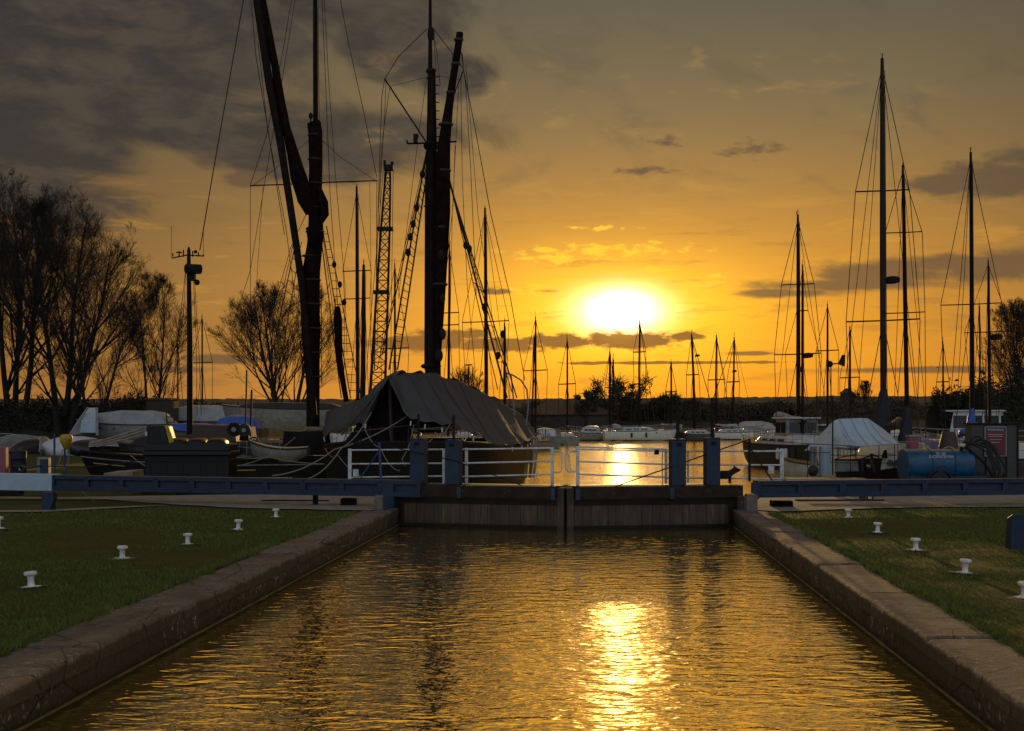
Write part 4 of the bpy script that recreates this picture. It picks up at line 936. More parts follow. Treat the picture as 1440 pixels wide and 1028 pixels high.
# ---- tent boat
def tent_boat():
    root, rim, c, inv = boat('tented_boat', 'black hulled boat with pale grey blue tent cover beside the gravel path', 'boat', 1206, 43.6, 8, 4.6, 2.6, .42, M['black'], GR, rail=False, sheer=.15)
    W = lambda mb, nm, m, **k: (lambda o: o)(build(mb, nm, m, root, **k))
    loc = lambda p: tuple(inv @ (p-c))
    def Q(x, y, d): return loc(P(x, y, d))
    # ridge: from the peak at 1172,588 to 1218,588; near eave dips; right end runs out low
    st = [((1172, 592, 43.2), (1133, 632, 44.6), (1196, 626, 42.0)), ((1180, 589, 43.2), (1150, 622, 45.5), (1204, 627.5, 42.0)), ((1196, 588.5, 43.3), (1170, 615, 46), (1222, 627, 42.0)), ((1212, 588, 43.4), (1190, 612, 46.4), (1240, 625.5, 42.1)), ((1221, 588.5, 43.5), (1215, 610, 46.6), (1255, 624.5, 42.2)), ((1238, 600, 43.6), (1236, 612, 46.4), (1264, 624.5, 42.4)), ((1256, 614, 43.8), (1258, 618, 46), (1270, 624, 42.8))]
    rows = []
    for i in range((len(st)-1)*4+1):
        k = min(i//4, len(st)-2); f = i/4-k; a, b, e = [Vector(P(*st[k][j])).lerp(P(*st[k+1][j]), f) for j in range(3)]
        row = []
        for q in range(8): t = q/8; p = b.lerp(a, t); p.z -= .10*math.sin(PI*t); row.append(loc(p))
        for q in range(11): t = q/10; p = a.lerp(e, t); p.z -= (.11+.03*math.sin(i*1.3))*math.sin(PI*t); p.y -= .02*math.sin(i*1.9+t*3); row.append(loc(p))
        rows.append(row)
    mb = MB(); mb.grid(rows); tent = W(mb, 'tent_cover', M['palecov'], smooth=True); sm = tent.modifiers.new('s', 'SOLIDIFY'); sm.thickness = .01
    mb = MB()
    for i in (4, 8, 12, 16): mb.tube([Vector(p)+Vector((0, 0, .008)) for p in rows[i]], .012, 4, cap=False)
    build(mb, 'seam', M['greycov'], tent)
    mb = MB(); mb.tube([Vector(r_[-1]) for r_ in rows], .016, 5, cap=False); build(mb, 'hem', M['greycov'], tent)
    mb = MB(); a = [Q(1172, 592, 43.2)]; l = [Q(1133, 632, 44.6)]; r = [Q(1196, 626, 42.0)]
    rr = []
    for i in range(7):
        t = i/6; A = Vector(P(1172, 592, 43.2)).lerp(P(1131, 634, 44.0), t); B_ = Vector(P(1172, 592, 43.2)).lerp(P(1197, 627, 42.0), t); row = []
        for q in range(9): f = q/8; p = A.lerp(B_, f); p.y -= .22*math.sin(PI*f)*math.sin(PI*t*.9); p.z -= .0; row.append(loc(p))
        rr.append(row)
    mb.grid(rr); W(mb, 'tent_end', M['palecov'], smooth=True)
    # hanging side sheets and doorway
    for (x0, x1, y1, m_) in ((1139, 1149, 662, M['greycov']), (1152, 1169, 668, M['palecov'])):
        mb = MB(); rows = []
        for i in range(7):
            x = x0+(x1-x0)*i/6; rows.append([Q(x, 628+(y1-628)*t, 42.5+.06*math.sin(i*2.2)) for t in (0, .33, .66, 1)])
        mb.grid(rows); W(mb, 'side_sheet', m_, smooth=True)
    # poles
    for (x, y0, y1, d, w) in ((1171, 558, 668, 41.9, 2.0), (1135.5, 625, 672, 42.3, 1.3), (1153, 628, 668, 42.2, 1.3), (1258, 626, 660, 42.4, 1.2), (1236, 626, 662, 42.3, 1.2), (1196, 628, 664, 42.3, 1.0)):
        mb = MB(); mb.tube([Q(x, y0, d), Q(x, y1, d)], w*d/F/2, 6); W(mb, 'pole', M['iron'])
    for (x0, y0, x1, y1) in ((1060, 618, 1196, 627), (1130, 636, 1168, 636), (1168, 640, 1262, 640), (1168, 650, 1262, 651)):
        mb = MB(); mb.tube([Q(x0, y0, 42.0), Q((x0+x1)/2, (y0+y1)/2+1, 42.0), Q(x1, y1, 42.0)], .9*42/F/2, 4); W(mb, 'guard_line', M['iron'])
    # cream cabin with dark windows toward the bow
    mb = MB(); mb.hexa([Q(1238, 661, 42.6), Q(1277, 655, 42.6), Q(1277, 655, 44.2), Q(1238, 661, 44.2), Q(1242, 636, 42.8), Q(1275, 640, 42.8), Q(1275, 640, 44), Q(1242, 636, 44)]); cb = W(mb, 'cabin', M['cream'], bevel=.03)
    for k in range(3): mb = MB(); mb.tube([Q(1252+9*k, 650, 42.66), Q(1252+9*k, 650, 42.5)], .085, 12); build(mb, 'porthole', M['glass'], cb)
    mb = MB(); mb.hexa([Q(1239.5, 643, 42.57), Q(1248, 645, 42.57), Q(1248, 645, 42.62), Q(1239.5, 643, 42.62), Q(1243, 633, 42.57), Q(1247, 633, 42.57), Q(1247, 633, 42.62), Q(1243, 633, 42.62)]); build(mb, 'window', M['glass'], cb)
    mb = MB(); mb.hexa([Q(1174, 664, 42.5), Q(1208, 663, 42.5), Q(1208, 663, 43.6), Q(1174, 664, 43.6), Q(1176, 648, 42.5), Q(1206, 648, 42.5), Q(1206, 648, 43.6), Q(1176, 648, 43.6)]); W(mb, 'engine_box', M['gelworn'], bevel=.03)
    mb = MB(); mb.tube([Q(1212, 664, 42.6), Q(1213, 645, 42.6), Q(1226, 640, 43), Q(1236, 642, 43)], .03, 5); mb.tube([Q(1225, 638, 42.9), Q(1230, 664, 42.9)], .05, 5); W(mb, 'tiller_gear', M['brown'])
    for (x, y, r) in ((1143, 662, .17), (1186, 640, .05), (1222, 656, .06)):
        mb = MB(); mb.ball(Q(x, y, 42.0), r, 10); W(mb, 'buoy', M['rubber'] if r > .1 else M['gelworn'], smooth=True)
    # wind generator on the near pole
    mb = MB(); mb.tube([Q(1168.5, 515, 43), Q(1168.5, 588, 43)], 1.6*43/F/2, 6); wg = W(mb, 'generator_pole', M['iron'])
    mb = MB(); mb.ball(Q(1167, 512, 43), .10, 10); mb.tube([Q(1167, 512, 43), Q(1180, 511, 43)], .02, 5)
    mb.poly([Q(1178, 512, 43), Q(1184, 499, 43.0), Q(1189, 499, 43.0), Q(1188, 516, 43.0)]); mb.poly([Q(1178, 512, 43.02), Q(1188, 516, 43.02), Q(1189, 499, 43.02), Q(1184, 499, 43.02)])
    for a in range(3):
        an = a*2*PI/3+.6; cpt = Vector(Q(1165, 512, 43)); mb.tube([cpt, cpt+Vector((.08*math.cos(an), .20*math.cos(an), .22*math.sin(an)))], [.03, .012], 4)
    build(mb, 'wind_generator', M['iron'], wg)
    return root
tent_boat()

# ================================================================= the two sailing barges
def barge_center():
    root = thing('sailing_barge', 'black sailing barge under a sagging grey tarpaulin with white tie ends, centre left', 'barge', P(607, 640, 47), None)
    root.location.z = WZ
    W = lambda mb, nm, m, par=None, **k: build(mb, nm, m, par or root, world=True, **k)
    # hull: a bluff box with rounded ends
    deck = [(-5.75, 43.5), (-5.2, 41.6), (-4.2, 40.9), (-2.6, 40.6), (-1.4, 41.2), (-.6, 42.6), (-.05, 46), (.35, 50), (.72, 56.5), (.2, 60), (-3, 62), (-5.8, 61), (-6.2, 55), (-6.1, 48)]
    deck = [Vector((x, y, 0)) for x, y in deck]; n = len(deck); cen = Vector((-2.8, 50, 0)); rows = []
    for (z, s) in ((1.12, 1.0), (1.0, 1.012), (.95, .998), (.4, .985), (-.1, .965), (-.7, .92)):
        row = []
        for i in range(n*3):
            k = i//3; f = (i % 3)/3; p0, p1, p2, p3 = deck[k-1], deck[k], deck[(k+1) % n], deck[(k+2) % n]
            q = .5*((2*p1)+(p2-p0)*f+(2*p0-5*p1+4*p2-p3)*f*f+(3*p1-p0-3*p2+p3)*f**3)
            q = cen+(q-cen)*s; zz = z+.25*max(0, (44-q.y)/4)*(1 if z > 0 else 0); row.append((q.x, q.y, zz))
        rows.append(row)
    mb = MB(); mb.grid(rows, close=True); W(mb, 'hull', M['black'], smooth=True)
    mb = MB(); mb.poly([(p[0], p[1], p[2]-.05) for p in rows[0]]); W(mb, 'deck', M['timber'])
    mb = MB(); mb.tube([Vector(p)+Vector((0, 0, .02)) for p in rows[0]]+[Vector(rows[0][0])], .06, 6); W(mb, 'gunwale', M['timber'])
    # lighter brown timber on the quarter
    mb = MB(); 
    for k in range(3):
        a = P(690, 636+k*7, 46.5); b = P(738, 633+k*7, 55.2); 
        mb.hexa([(a.x+.46, a.y, a.z-.1), (b.x+.28, b.y, b.z-.13), (b.x+.31, b.y, b.z-.13), (a.x+.49, a.y, a.z-.1), (a.x+.46, a.y, a.z+.05), (b.x+.28, b.y, b.z+.1), (b.x+.31, b.y, b.z+.1), (a.x+.49, a.y, a.z+.05)])
    W(mb, 'quarter_planking', M['brown'])
    # slatted board hanging at the far end
    for k in range(5):
        x = 736+4.4*k; mb = MB(); a, b = P(x+2.2, 617, 55), P(x-2.0+(-3 if k > 2 else 0), 672, 55)
        mb.hexa([(b.x, 55, b.z), (b.x+.085, 55, b.z), (b.x+.085, 55.08, b.z), (b.x, 55.08, b.z), (a.x, 55, a.z), (a.x+.085, 55, a.z), (a.x+.085, 55.08, a.z), (a.x, 55.08, a.z)]); W(mb, 'slat', M['plank'])
    a = P(736, 617, 55); b = P(757, 616, 55); mb = MB(); mb.tube([a, b], .05, 5); W(mb, 'slat_rail', M['plank'])
    # tarpaulin
    st = [((546, 531, 42.2), (514, 596, 42.4), (578, 591, 41.6)), ((566, 525, 43.4), (486, 605, 43.6), (610, 598, 41.5)), ((592, 525, 44.6), (456, 615, 45.4), (645, 605, 41.8)), ((618, 529, 46.4), (458, 588, 49), (676, 617, 42.6)),
          ((650, 538, 49), (461, 584, 53), (702, 628, 44.2)), ((685, 555, 52), (470, 600, 56), (728, 626, 47.0)), ((712, 570, 55), (480, 600, 59), (742, 623, 51)), ((732, 584, 58), (500, 600, 61), (753, 616, 56)), ((746, 596, 60), (540, 600, 62), (757, 612, 59))]
    S = 6; N = (len(st)-1)*S; right = []; left = []
    def cr(lst, k, f):
        g_ = lambda i: Vector(P(*lst[max(0, min(len(lst)-1, i))])); p0, p1, p2, p3 = g_(k-1), g_(k), g_(k+1), g_(k+2)
        return .5*((2*p1)+(p2-p0)*f+(2*p0-5*p1+4*p2-p3)*f*f+(3*p1-p0-3*p2+p3)*f**3)
    rg = random.Random(3); ties = []
    for i in range(N+1):
        k = min(i//S, len(st)-2); f = i/S-k
        rd, lf, rt = (cr([s[j] for s in st], k, f) for j in range(3))
        scal = .5-.5*math.cos(i*2*PI/4.0)        # scalloped edge between the ties
        rt.z += .10*scal-.03; lf.z += .10*scal
        row = []
        for q in range(17):
            t = q/16; p = rd.lerp(rt, t); belly = .34*math.sin(PI*t)*(1-.35*t); fold = .12*math.sin(i*1.05+t*2.2+.8*mnoise.noise(Vector((i*.2, t*2, 4))))*math.sin(PI*min(1, t*1.1))+.05*mnoise.noise(Vector((i*.35, t*5, 1)))
            crease = .10*mnoise.noise(Vector((i*.16, t*2.2, 7)))+.03*abs(math.sin(i*.62+t*1.4))
            p.z -= belly*.75-fold*.9-crease; p.y += fold*.8; p.x += crease*.5
            row.append(tuple(p))
        right.append(row); row = []
        for q in range(13):
            t = q/12; p = rd.lerp(lf, t); p.z += (.50*min(1, i/4)*max(0, 1-i/30)-.05)*math.sin(PI*t)+.07*math.sin(i*1.2+t*3); p.z += .10*mnoise.noise(Vector((i*.3, t*4, 9))); row.append(tuple(p))
        left.append(row)
        if i % 4 == 0: ties += [rt.copy(), lf.copy()]
    mb = MB(); mb.grid(right); o = W(mb, 'tarpaulin', M['tarp'], smooth=True); sm = o.modifiers.new('s', 'SOLIDIFY'); sm.thickness = .015
    sb = o.modifiers.new('sub', 'SUBSURF'); sb.levels = sb.render_levels = 1
    mb = MB()
    for i in range(3, len(right)-1, 5): mb.tube([Vector(p)+Vector((-.01, -.02, .022)) for p in right[i][1:-1]], .018, 4, cap=False)
    build(mb, 'seam', M['tarp'], o, org=root.location)
    # the left flap hangs as a separate sheet, its front edge drawn back from the opening
    mb = MB(); left[0] = [tuple(Vector(p)+Vector((-.10*j/12, .3, -.02*j))) for j, p in enumerate(left[0])]
    mb.grid(left); o = W(mb, 'tarpaulin', M['tarp'], smooth=True); sm = o.modifiers.new('s', 'SOLIDIFY'); sm.thickness = .015
    for k, p in enumerate(ties):
        mb = MB(); mb.tube([p, p+Vector((.03*rg.uniform(-1, 1), -.06, -.13))], .024, 5); W(mb, 'tie', M['gelcoat'])
    # timber frames inside the opening
    for (x0, y0, x1, y1, w) in ((548, 533, 552, 650, 5), (545, 535, 480, 612, 3), (551, 536, 586, 596, 3), (500, 607, 590, 597, 3), (548, 600, 558, 676, 4), (478, 640, 505, 545, 1.2), (520, 600, 520, 655, 2), (575, 600, 573, 640, 2)):
        mb = MB(); mb.tube([P(x0, y0, 42.6), P(x1, y1, 42.6)], w*42/F/2, 6); W(mb, 'frame_timber', M['brown'])
    mb = MB(); mb.hexa([tuple(P(*q)) for q in ((470, 640, 43.2), (590, 640, 43.2), (590, 640, 46), (470, 640, 46), (530, 560, 43.2), (562, 560, 43.2), (562, 560, 46), (530, 560, 46))]); W(mb, 'hold_cargo', M['black'], bevel=.08)
    # spars
    d = 47
    mo = spar(root, [(609, 560), (608, 420), (607, 300), (607, 205), (607, 97)], d, [23, 21, 19, 15, 10.5], n=12)
    spar(root, [(605, 118), (605, 60), (605, -30)], d, [7, 5.5, 3.5], 'topmast', parent=mo)
    for (y, w, h) in ((100, 15, 6), (48, 10, 16), (205, 22, 10), (110, 13, 3), (290, 22, 3), (515, 30, 6)):
        mb = MB(); p = P(606, y, d); mb.lathe([(w*d/F/2*.8, -h*d/F/2), (w*d/F/2, 0), (w*d/F/2*.8, h*d/F/2)], 10, tuple(p)); W(mb, 'mast_band', M['iron'], mo)
    for y in range(108, 196, 12): mb = MB(); mb.tube([P(612, y, d), P(618, y, d)], .018, 4); W(mb, 'mast_step', M['iron'], mo)
    so_ = spar(root, [(646, 46), (643, 80), (637, 112), (630, 150), (625, 205), (622, 300), (618, 400), (617, 515)], [d-.4]*8, [9.5, 11, 10.5, 13, 19, 21, 15, 9], 'furled_sail', M['sail'])
    rough(so_, .09)
    for i, (x, y) in enumerate([(645, 56), (641, 90), (634, 130), (627, 175), (624, 240), (621, 320), (619, 400)]):
        mb = MB(); p = P(x, y, d-.4); mb.lathe([(.235 if i > 2 else .15, -.04), (.25 if i > 2 else .16, 0), (.235 if i > 2 else .15, .04)], 10, tuple(p)); W(mb, 'sail_gasket', M['rope'] if i == 9 else M['wire'], so_)
    for (x, y, r) in ((620, 360, .13), (622, 420, .10), (622, 470, .12), (617, 500, .14)):
        mb = MB(); mb.ball(tuple(P(x, y, d-.6)), r, 8, 1.6); W(mb, 'block', M['iron'], so_)
    spar(root, [(573, 202), (607, 201), (642, 199)], d-.3, 2.6, 'crosstree', M['mast'], parent=mo)
    mb = MB(); a = P(584, 200, d-.3); mb.box(a.x-.06, a.x+.09, a.y-.08, a.y+.08, a.z-.02, a.z+.26); mb.tube([P(573, 202, d-.3), P(572, 197, d-.3)], .03, 5); W(mb, 'mast_lamp', M['iron'], mo)
    spar(root, [(541, 111), (600, 201)], d-.5, 2.2, 'upper_spreader', M['mast'])
    spar(root, [(652, 98), (632, 150)], d-.5, 1.6, 'upper_spreader', M['mast'])
    L = [([(541, 111), (560, 80), (601, 40)], 1.2), ([(541, 111), (537, 135), (533, 250), (526, 520)], 1.0), ([(543, 112), (541, 160), (535, 260), (530, 500)], .8), ([(547, 122), (590, 111), (603, 108)], .7), ([(548, 124), (537, 200), (532, 300)], .8),
         ([(606, 36), (640, 80), (652, 97)], 1.2), ([(612, 106), (648, 112), (652, 97)], .6), ([(650, 75), (652, 100), (668, 180), (690, 300), (718, 420), (738, 535)], 1.1), ([(645, 48), (655, 120), (662, 240), (670, 420)], .9), ([(648, 110), (650, 250), (657, 400), (668, 520)], .8), ([(608, 40), (614, 70), (619, 120)], .8), ([(610, 40), (613, 100)], .7),
         ([(600, 110), (590, 180), (576, 290), (560, 420)], .7), ([(598, 230), (597, 520)], 1.0), ([(640, 205), (637, 290), (627, 380)], .8), ([(637, 75), (632, 140), (620, 195)], .9), ([(645, 120), (636, 300), (632, 500)], .7), ([(655, 90), (672, 300), (700, 500)], .7)]
    for pts, w_ in L: wire(root, pts, d-.2, w_, 'rigging_line')
    # shroud ladders
    def ladder(a0, a1, b0, b1, n, wa=2.0, wb=1.6, m_name='shroud', dd=d):
        pa = [P(*a0, dd), P(*a1, dd)]; pb = [P(*b0, dd), P(*b1, dd)]
        wire(root, [a0, a1], dd, wa, m_name); wire(root, [b0, b1], dd, wb, m_name)
        mb = MB()
        for i in range(1, n):
            t = i/n; mb.tube([pa[0].lerp(pa[1], t), pb[0].lerp(pb[1], t)], .012, 4)
        W(mb, 'ratlines', M['wire'])
    ladder((600, 212), (547, 520), (603, 225), (559, 520), 30, 2.4, 2.2)
    ladder((600, 222), (537, 500), (599, 216), (530, 520), 10, 1.6, 1.0)
    ladder((631, 250), (713, 560), (634, 262), (727, 560), 6, 2.8, 1.8)
    ladder((630, 245), (700, 548), (632, 258), (720, 552), 4, 1.3, 1.3)
    for (x, y) in ((594, 245), (586, 292), (581, 315), (577, 333), (574, 355), (660, 350), (655, 345), (681, 432), (707, 470), (700, 500)):
        mb = MB(); mb.ball(tuple(P(x, y, d-.1)), .09, 8, 1.5); W(mb, 'block', M['iron'])
    # davits at the stern
    for pts in ([(723, 585), (722, 560), (719, 530), (715, 523), (712, 528)], [(740, 598), (743, 570), (741, 548), (733, 535), (722, 528), (714, 525)]):
        spar(root, pts, 54, 2.6, 'davit', M['alloy'], 6)
    return root
def rough(o, amp):
    for v in o.data.vertices:
        c = v.co; nn = mnoise.noise(Vector((c.x*2.1, c.y*2.1, c.z*.9)))+.6*mnoise.noise(Vector((c.x*5, c.y*5, c.z*3))); v.co = c+Vector((nn*amp, 0, nn*amp*.4))
def barge_left():
    d = 50
    root = thing('sailing_barge', 'long black barge with raked sprit and furled dark sails left of the tarpaulin', 'barge', P(441, 640, d), None); root.location.z = WZ
    W = lambda mb, nm, m, par=None, **k: build(mb, nm, m, par or root, world=True, **k)
    # hull with the bow to the left
    rows = []; n = 34; rim = []
    for i in range(n+1):
        t = i/n                          # 0 bow .. 1 stern
        xx = -14.1+t*9.6+.0; yc = 46.3+t*2.2
        hw = 2.3*min(1, (t/.22))**.55+.02 if t < .22 else 2.3
        hw *= 1-.25*max(0, (t-.8)/.2)**2
        zd = 1.0-.32*min(1, t*2.2)+.05*t; row = []
        for k in range(10):
            a = k/9; z = zd+(-1.0-zd)*a; f = 1 if a < .6 else 1-.4*((a-.6)/.4)**2; off = 1.25*a**1.3*max(0, 1-t/.25)
            row.append((xx+off, yc-hw*f, z))
        full_ = row+[(p[0], 2*yc-p[1], p[2]) for p in row[::-1]]
        rows.append(full_); rim.append((xx, yc, hw, zd))
    mb = MB(); mb.grid(rows); m = len(rows[0]); mb.f.append(tuple(n*m+i for i in range(m))); W(mb, 'hull', M['black'], smooth=True)
    mb = MB(); mb.grid([[(x, y-h, z-.05) for x, y, h, z in rim], [(x, y+h, z-.05) for x, y, h, z in rim]]); W(mb, 'deck', M['timber'])
    for (dz, m_, r) in ((.02, M['timber'], .05), (-.16, M['gelworn'], .022)):
        mb = MB(); mb.tube([(x, y-h-.02, z+dz) for x, y, h, z in rim[1:]], r, 5); W(mb, 'rail_cap' if dz > 0 else 'white_strake', m_)
    for (i0, i1) in ((3, 8), (19, 22)):
        mb = MB(); mb.tube([(x, y-h-.03, z-.32) for x, y, h, z in rim[i0:i1]], .018, 5); W(mb, 'scroll_line', M['yline'])
    # hatch coamings and deck clutter
    for (xa, xb, yt, yb, dd, m_) in ((268, 332, 597, 622, 48.5, M['brown']), (396, 458, 606, 640, 49.2, M['timber']), (336, 350, 600, 620, 47, M['iron'])):
        a, b = P(xa, yb, dd), P(xb, yt, dd); mb = MB(); mb.hexa([(a.x, dd, a.z), (b.x, dd, a.z), (b.x, dd+1.6, a.z), (a.x, dd+1.6, a.z), (a.x+.06, dd+.04, b.z), (b.x-.06, dd+.04, b.z-.04), (b.x-.06, dd+1.5, b.z), (a.x+.06, dd+1.5, b.z)]); W(mb, 'hatch_coaming', m_, bevel=.03)
    for (x, y, r, dd) in ((330, 604, 10, 46.6), (344, 605, 9, 46.4)):
        mb = MB(); p = P(x, y, dd); mb.tube([p+Vector((0, -.12, 0)), p+Vector((0, .12, 0))], r*dd/F, 18); W(mb, 'winch_drum', M['iron'] if x == 330 else M['alloydk'], smooth=False)
        mb = MB(); mb.tube([p+Vector((0, -.16, 0)), p+Vector((0, .16, 0))], r*dd/F*.35, 10); W(mb, 'drum_hub', M['alloy'])
    p = P(357, 622, 46.0); mb = MB(); mb.tube([p+Vector((.16*math.cos(a), 0, .16*math.sin(a))) for a in np.linspace(0, 2*PI, 17)], .03, 6); W(mb, 'steering_wheel', M['blue'])
    for a in range(4): mb = MB(); mb.tube([p-Vector((.16*math.cos(a*PI/4), 0, .16*math.sin(a*PI/4))), p+Vector((.16*math.cos(a*PI/4), 0, .16*math.sin(a*PI/4)))], .012, 4); W(mb, 'wheel_spoke', M['blue'])
    for (x, y0, y1) in ((345, 618, 520), (352, 618, 548)):
        spar(root, [(x, y0), (x+2, y1)], 47.5, 3.2 if x == 352 else 2.4, 'davit', M['alloydk'], 6)
    # mast, topmast, sprit, sails
    mo = spar(root, [(440, 600), (441, 400), (442.5, 300), (443.5, 172)], d, [19, 18, 17, 16.5], n=12)
    spar(root, [(444, 190), (443.5, 60), (443, -60)], d, [7.5, 7, 5.5], 'topmast', parent=mo)
    spar(root, [(360, -25), (362, 5), (379, 120), (395, 204), (408, 287), (417, 346), (425, 404), (431, 463), (438, 540), (442, 590)], [d-.6]*10, [11, 11.5, 11.5, 11, 10.5, 10.5, 10.5, 10.5, 10, 9], 'sprit')
    a = spar(root, [(366, -20), (370, 10), (378, 50), (388, 95), (394, 136), (402, 180), (411, 215), (420, 250), (429, 280), (436, 300)], [d-.5]*10, [9, 12, 12.5, 12, 12.5, 14.5, 18, 21, 22, 18], 'furled_sail', M['sail']); rough(a, .07)
    b = spar(root, [(441, 172), (444, 186), (444, 230), (444, 270), (443, 330), (436, 400), (437, 470), (438, 530), (437, 575)], [d-.3]*9, [16, 18, 19, 18, 24, 24, 23, 17, 11], 'furled_sail', M['sail'], 12); rough(b, .10)
    c_ = spar(root, [(448, 262), (455, 285), (457, 302), (450, 318)], [d-.5]*4, [6, 12, 10, 4], 'furled_sail', M['sail']); rough(c_, .05)
    e = spar(root, [(440, 320), (442, 345), (444, 350)], [d-.6]*3, [22, 14, 4], 'furled_sail', M['sail']); rough(e, .05)
    f = spar(root, [(474, 431), (475, 450), (477, 500), (481, 530), (487, 565)], [d-1]*5, [7, 12, 11, 9, 7], 'furled_sail', M['sail']); rough(f, .04)
    for y in range(190, 560, 34): mb = MB(); p = P(443 if y < 330 else 438, y, d-.3); mb.lathe([(.25 if y < 300 else .32, -.03), (.27 if y < 300 else .34, 0), (.25 if y < 300 else .32, .03)], 10, tuple(p)); W(mb, 'sail_gasket', M['wire'], b)
    spar(root, [(352, 261), (400, 259.5), (443, 257), (531, 254)], d, 1.9, 'crosstree', M['mast'], 6, parent=mo)
    L = [([(344, -10), (330, 70), (300, 240), (281, 352)], 1.5), ([(351, -20), (360, 80), (378, 190), (400, 330)], 1.0), ([(363, 60), (376, 180), (402, 320), (415, 420)], .9), ([(475, -20), (490, 60), (512, 160), (530, 250)], 1.0), ([(452, -20), (458, 120), (464, 270), (475, 430)], .9), ([(455, -20), (462, 110), (472, 250), (485, 400), (488, 500)], .8), ([(413, -20), (400, 60), (375, 190), (352, 260)], .9), ([(418, -20), (398, 105), (375, 240), (352, 380), (330, 450)], .8), ([(352, 261), (352, 340), (352, 500)], .8), ([(443, 190), (390, 235), (357, 260)], .7), ([(445, 190), (480, 222), (528, 254)], .7), ([(530, 255), (529, 400), (527, 520)], .9), ([(370, 261), (362, 380), (356, 520)], .6), ([(437, 160), (436, 230)], 2.0), ([(447, 10), (449, 170)], .8), ([(436, 230), (431, 300), (408, 350)], .9), ([(425, 420), (436, 520), (444, 575)], 1.0, ), ([(520, 256), (521, 340), (523, 470)], .6), ([(452, 400), (452, 540)], 1.0)]
    for pts, w_ in L: wire(root, pts, d-.1, w_, 'rigging_line')
    def ladder(a0, a1, b0, b1, n, wa=1.6, wb=1.4):
        pa = [P(*a0, d), P(*a1, d)]; pb = [P(*b0, d), P(*b1, d)]
        wire(root, [a0, a1], d, wa); wire(root, [b0, b1], d, wb); mb = MB()
        for i in range(1, n): t = i/n; mb.tube([pa[0].lerp(pa[1], t), pb[0].lerp(pb[1], t)], .012, 4)
        W(mb, 'ratlines', M['wire'])
    ladder((453, 318), (493, 560), (459, 318), (508, 560), 22)
    ladder((451, 330), (480, 560), (452, 318), (486, 560), 3, 1.6, 1.0)
    ladder((418, 330), (378, 520), (424, 340), (392, 520), 12, 1.5, 1.2)
    ladder((410, 345), (365, 500), (413, 340), (372, 520), 3, .9, .9)
    for (x, y) in ((437, 163), (470, 372), (478, 400), (484, 425)): mb = MB(); mb.ball(tuple(P(x, y, d-.2)), .08, 8, 1.5); W(mb, 'block', M['iron'])
    return root
barge_center(); barge_left()
# mooring ropes
def rope(label, pts, w_=1.6, m='rope', sag=.15, cat='rope', group=None):
    a = [P(*p) for p in pts]; q = []
    for i in range(len(a)-1):
        for k in range(8): t = k/8; p = a[i].lerp(a[i+1], t); p.z -= sag*4*t*(1-t)*(1 if len(a) < 4 else .4); q.append(p)
    q.append(a[-1]); mb = MB(); mb.tube(q, [w_*p.y/F/2 for p in q], 5); o = build(mb, 'mooring_rope', M[m], org=a[0]); prop(o, label, cat, group or 'mooring ropes of the barges')
rope('pale mooring rope running from the left beam up to the tarpaulin opening', [(383, 669, 39.5), (470, 632, 40.6), (585, 576, 42.4)], 1.7)
rope('pale mooring rope crossing steeply to the peak of the tarpaulin', [(433, 673, 39.5), (480, 630, 40.5), (522, 580, 42)], 1.6)
rope('thin pale rope slanting down right behind the left white handrail', [(510, 596, 41), (535, 630, 40), (562, 662, 38)], 1.1)
rope('thin pale rope leading left from the left handrail post', [(457, 630, 41), (475, 640, 40), (520, 672, 38)], .9)
rope('short pale rope from the tarpaulin edge to the left blue pillar', [(633, 596, 41), (612, 608, 38), (593, 619, 34.5)], 1.1)
rope('pale rope hanging from the frame left of the first blue pillar', [(582, 598, 41.5), (574, 630, 38), (565, 645, 36), (570, 655, 36)], 1.1, sag=.05)
rope('short pale rope right of the second blue pillar', [(657, 609, 41), (650, 615, 37), (646, 620, 34)], 1.1)
rope('pale rope along the black hull from bow to tarpaulin', [(322, 641, 44.6), (380, 643, 45), (455, 652, 43)], 1.2, sag=.05)
rope('dull yellow rope curving down from the black bow on the left', [(183, 640, 43.9), (215, 662, 43), (243, 666, 42), (225, 672, 41)], 1.3, sag=.05)
rope('grey rope looping from the black hull to the quay beside the black tank', [(415, 615, 45), (380, 640, 43), (330, 656, 41), (318, 662, 40)], 1.2, sag=.1)
rope('thin dark line from the winch above the white beam end to the black hull', [(66, 655, 38.3), (200, 646, 40), (330, 634, 43)], 1.6, 'wire', sag=.1)
rope('slack pale line hanging over the left balance beam beside its white end', [(85, 668, 37.3), (110, 686, 37.2), (140, 710, 34.5)], .8, sag=.02)
# ================================================================= other masts and boats on the left
GL = 'boats laid up along the left shore'
def lone(name, label, px, top, w_, d, foot=600, spr=(), base=12, px1=None, hull=M['darkhull'], **k):
    return boat(name, label, 'sailing boat', px, d, k.pop('heading', 80), k.pop('L', 8), 2.6, .9, hull, GL, masts=[dict(px=px, px1=px1 or px, top=top, w=w_, foot=foot, spr=list(spr), base=base, m=k.pop('m', M['mast']), **k.pop('mk', {}))], cabin=(-2, 2, .6, .5), **k)
lone('sailing_boat', 'yacht with thick dark mast just right of the left barge, masthead bird vane', 503.5, 262, 5.4, 78, spr=[(381, 20), (420, 18)], base=20, px1=501.5)
lone('sailing_boat', 'yacht with short stout mast touching the thick one beside the crane', 509, 372, 7, 74, base=12, px1=511.5)
lone('sailing_boat', 'yacht whose mast stands between the crane and the tarpaulin', 555, 370, 3.0, 80, spr=[(490, 20)], base=14)
lone('sailing_boat', 'yacht with slim mast just right of the great central mast', 630, 344, 3.4, 82, spr=[(440, 14), (457, 14)], base=18, px1=632)
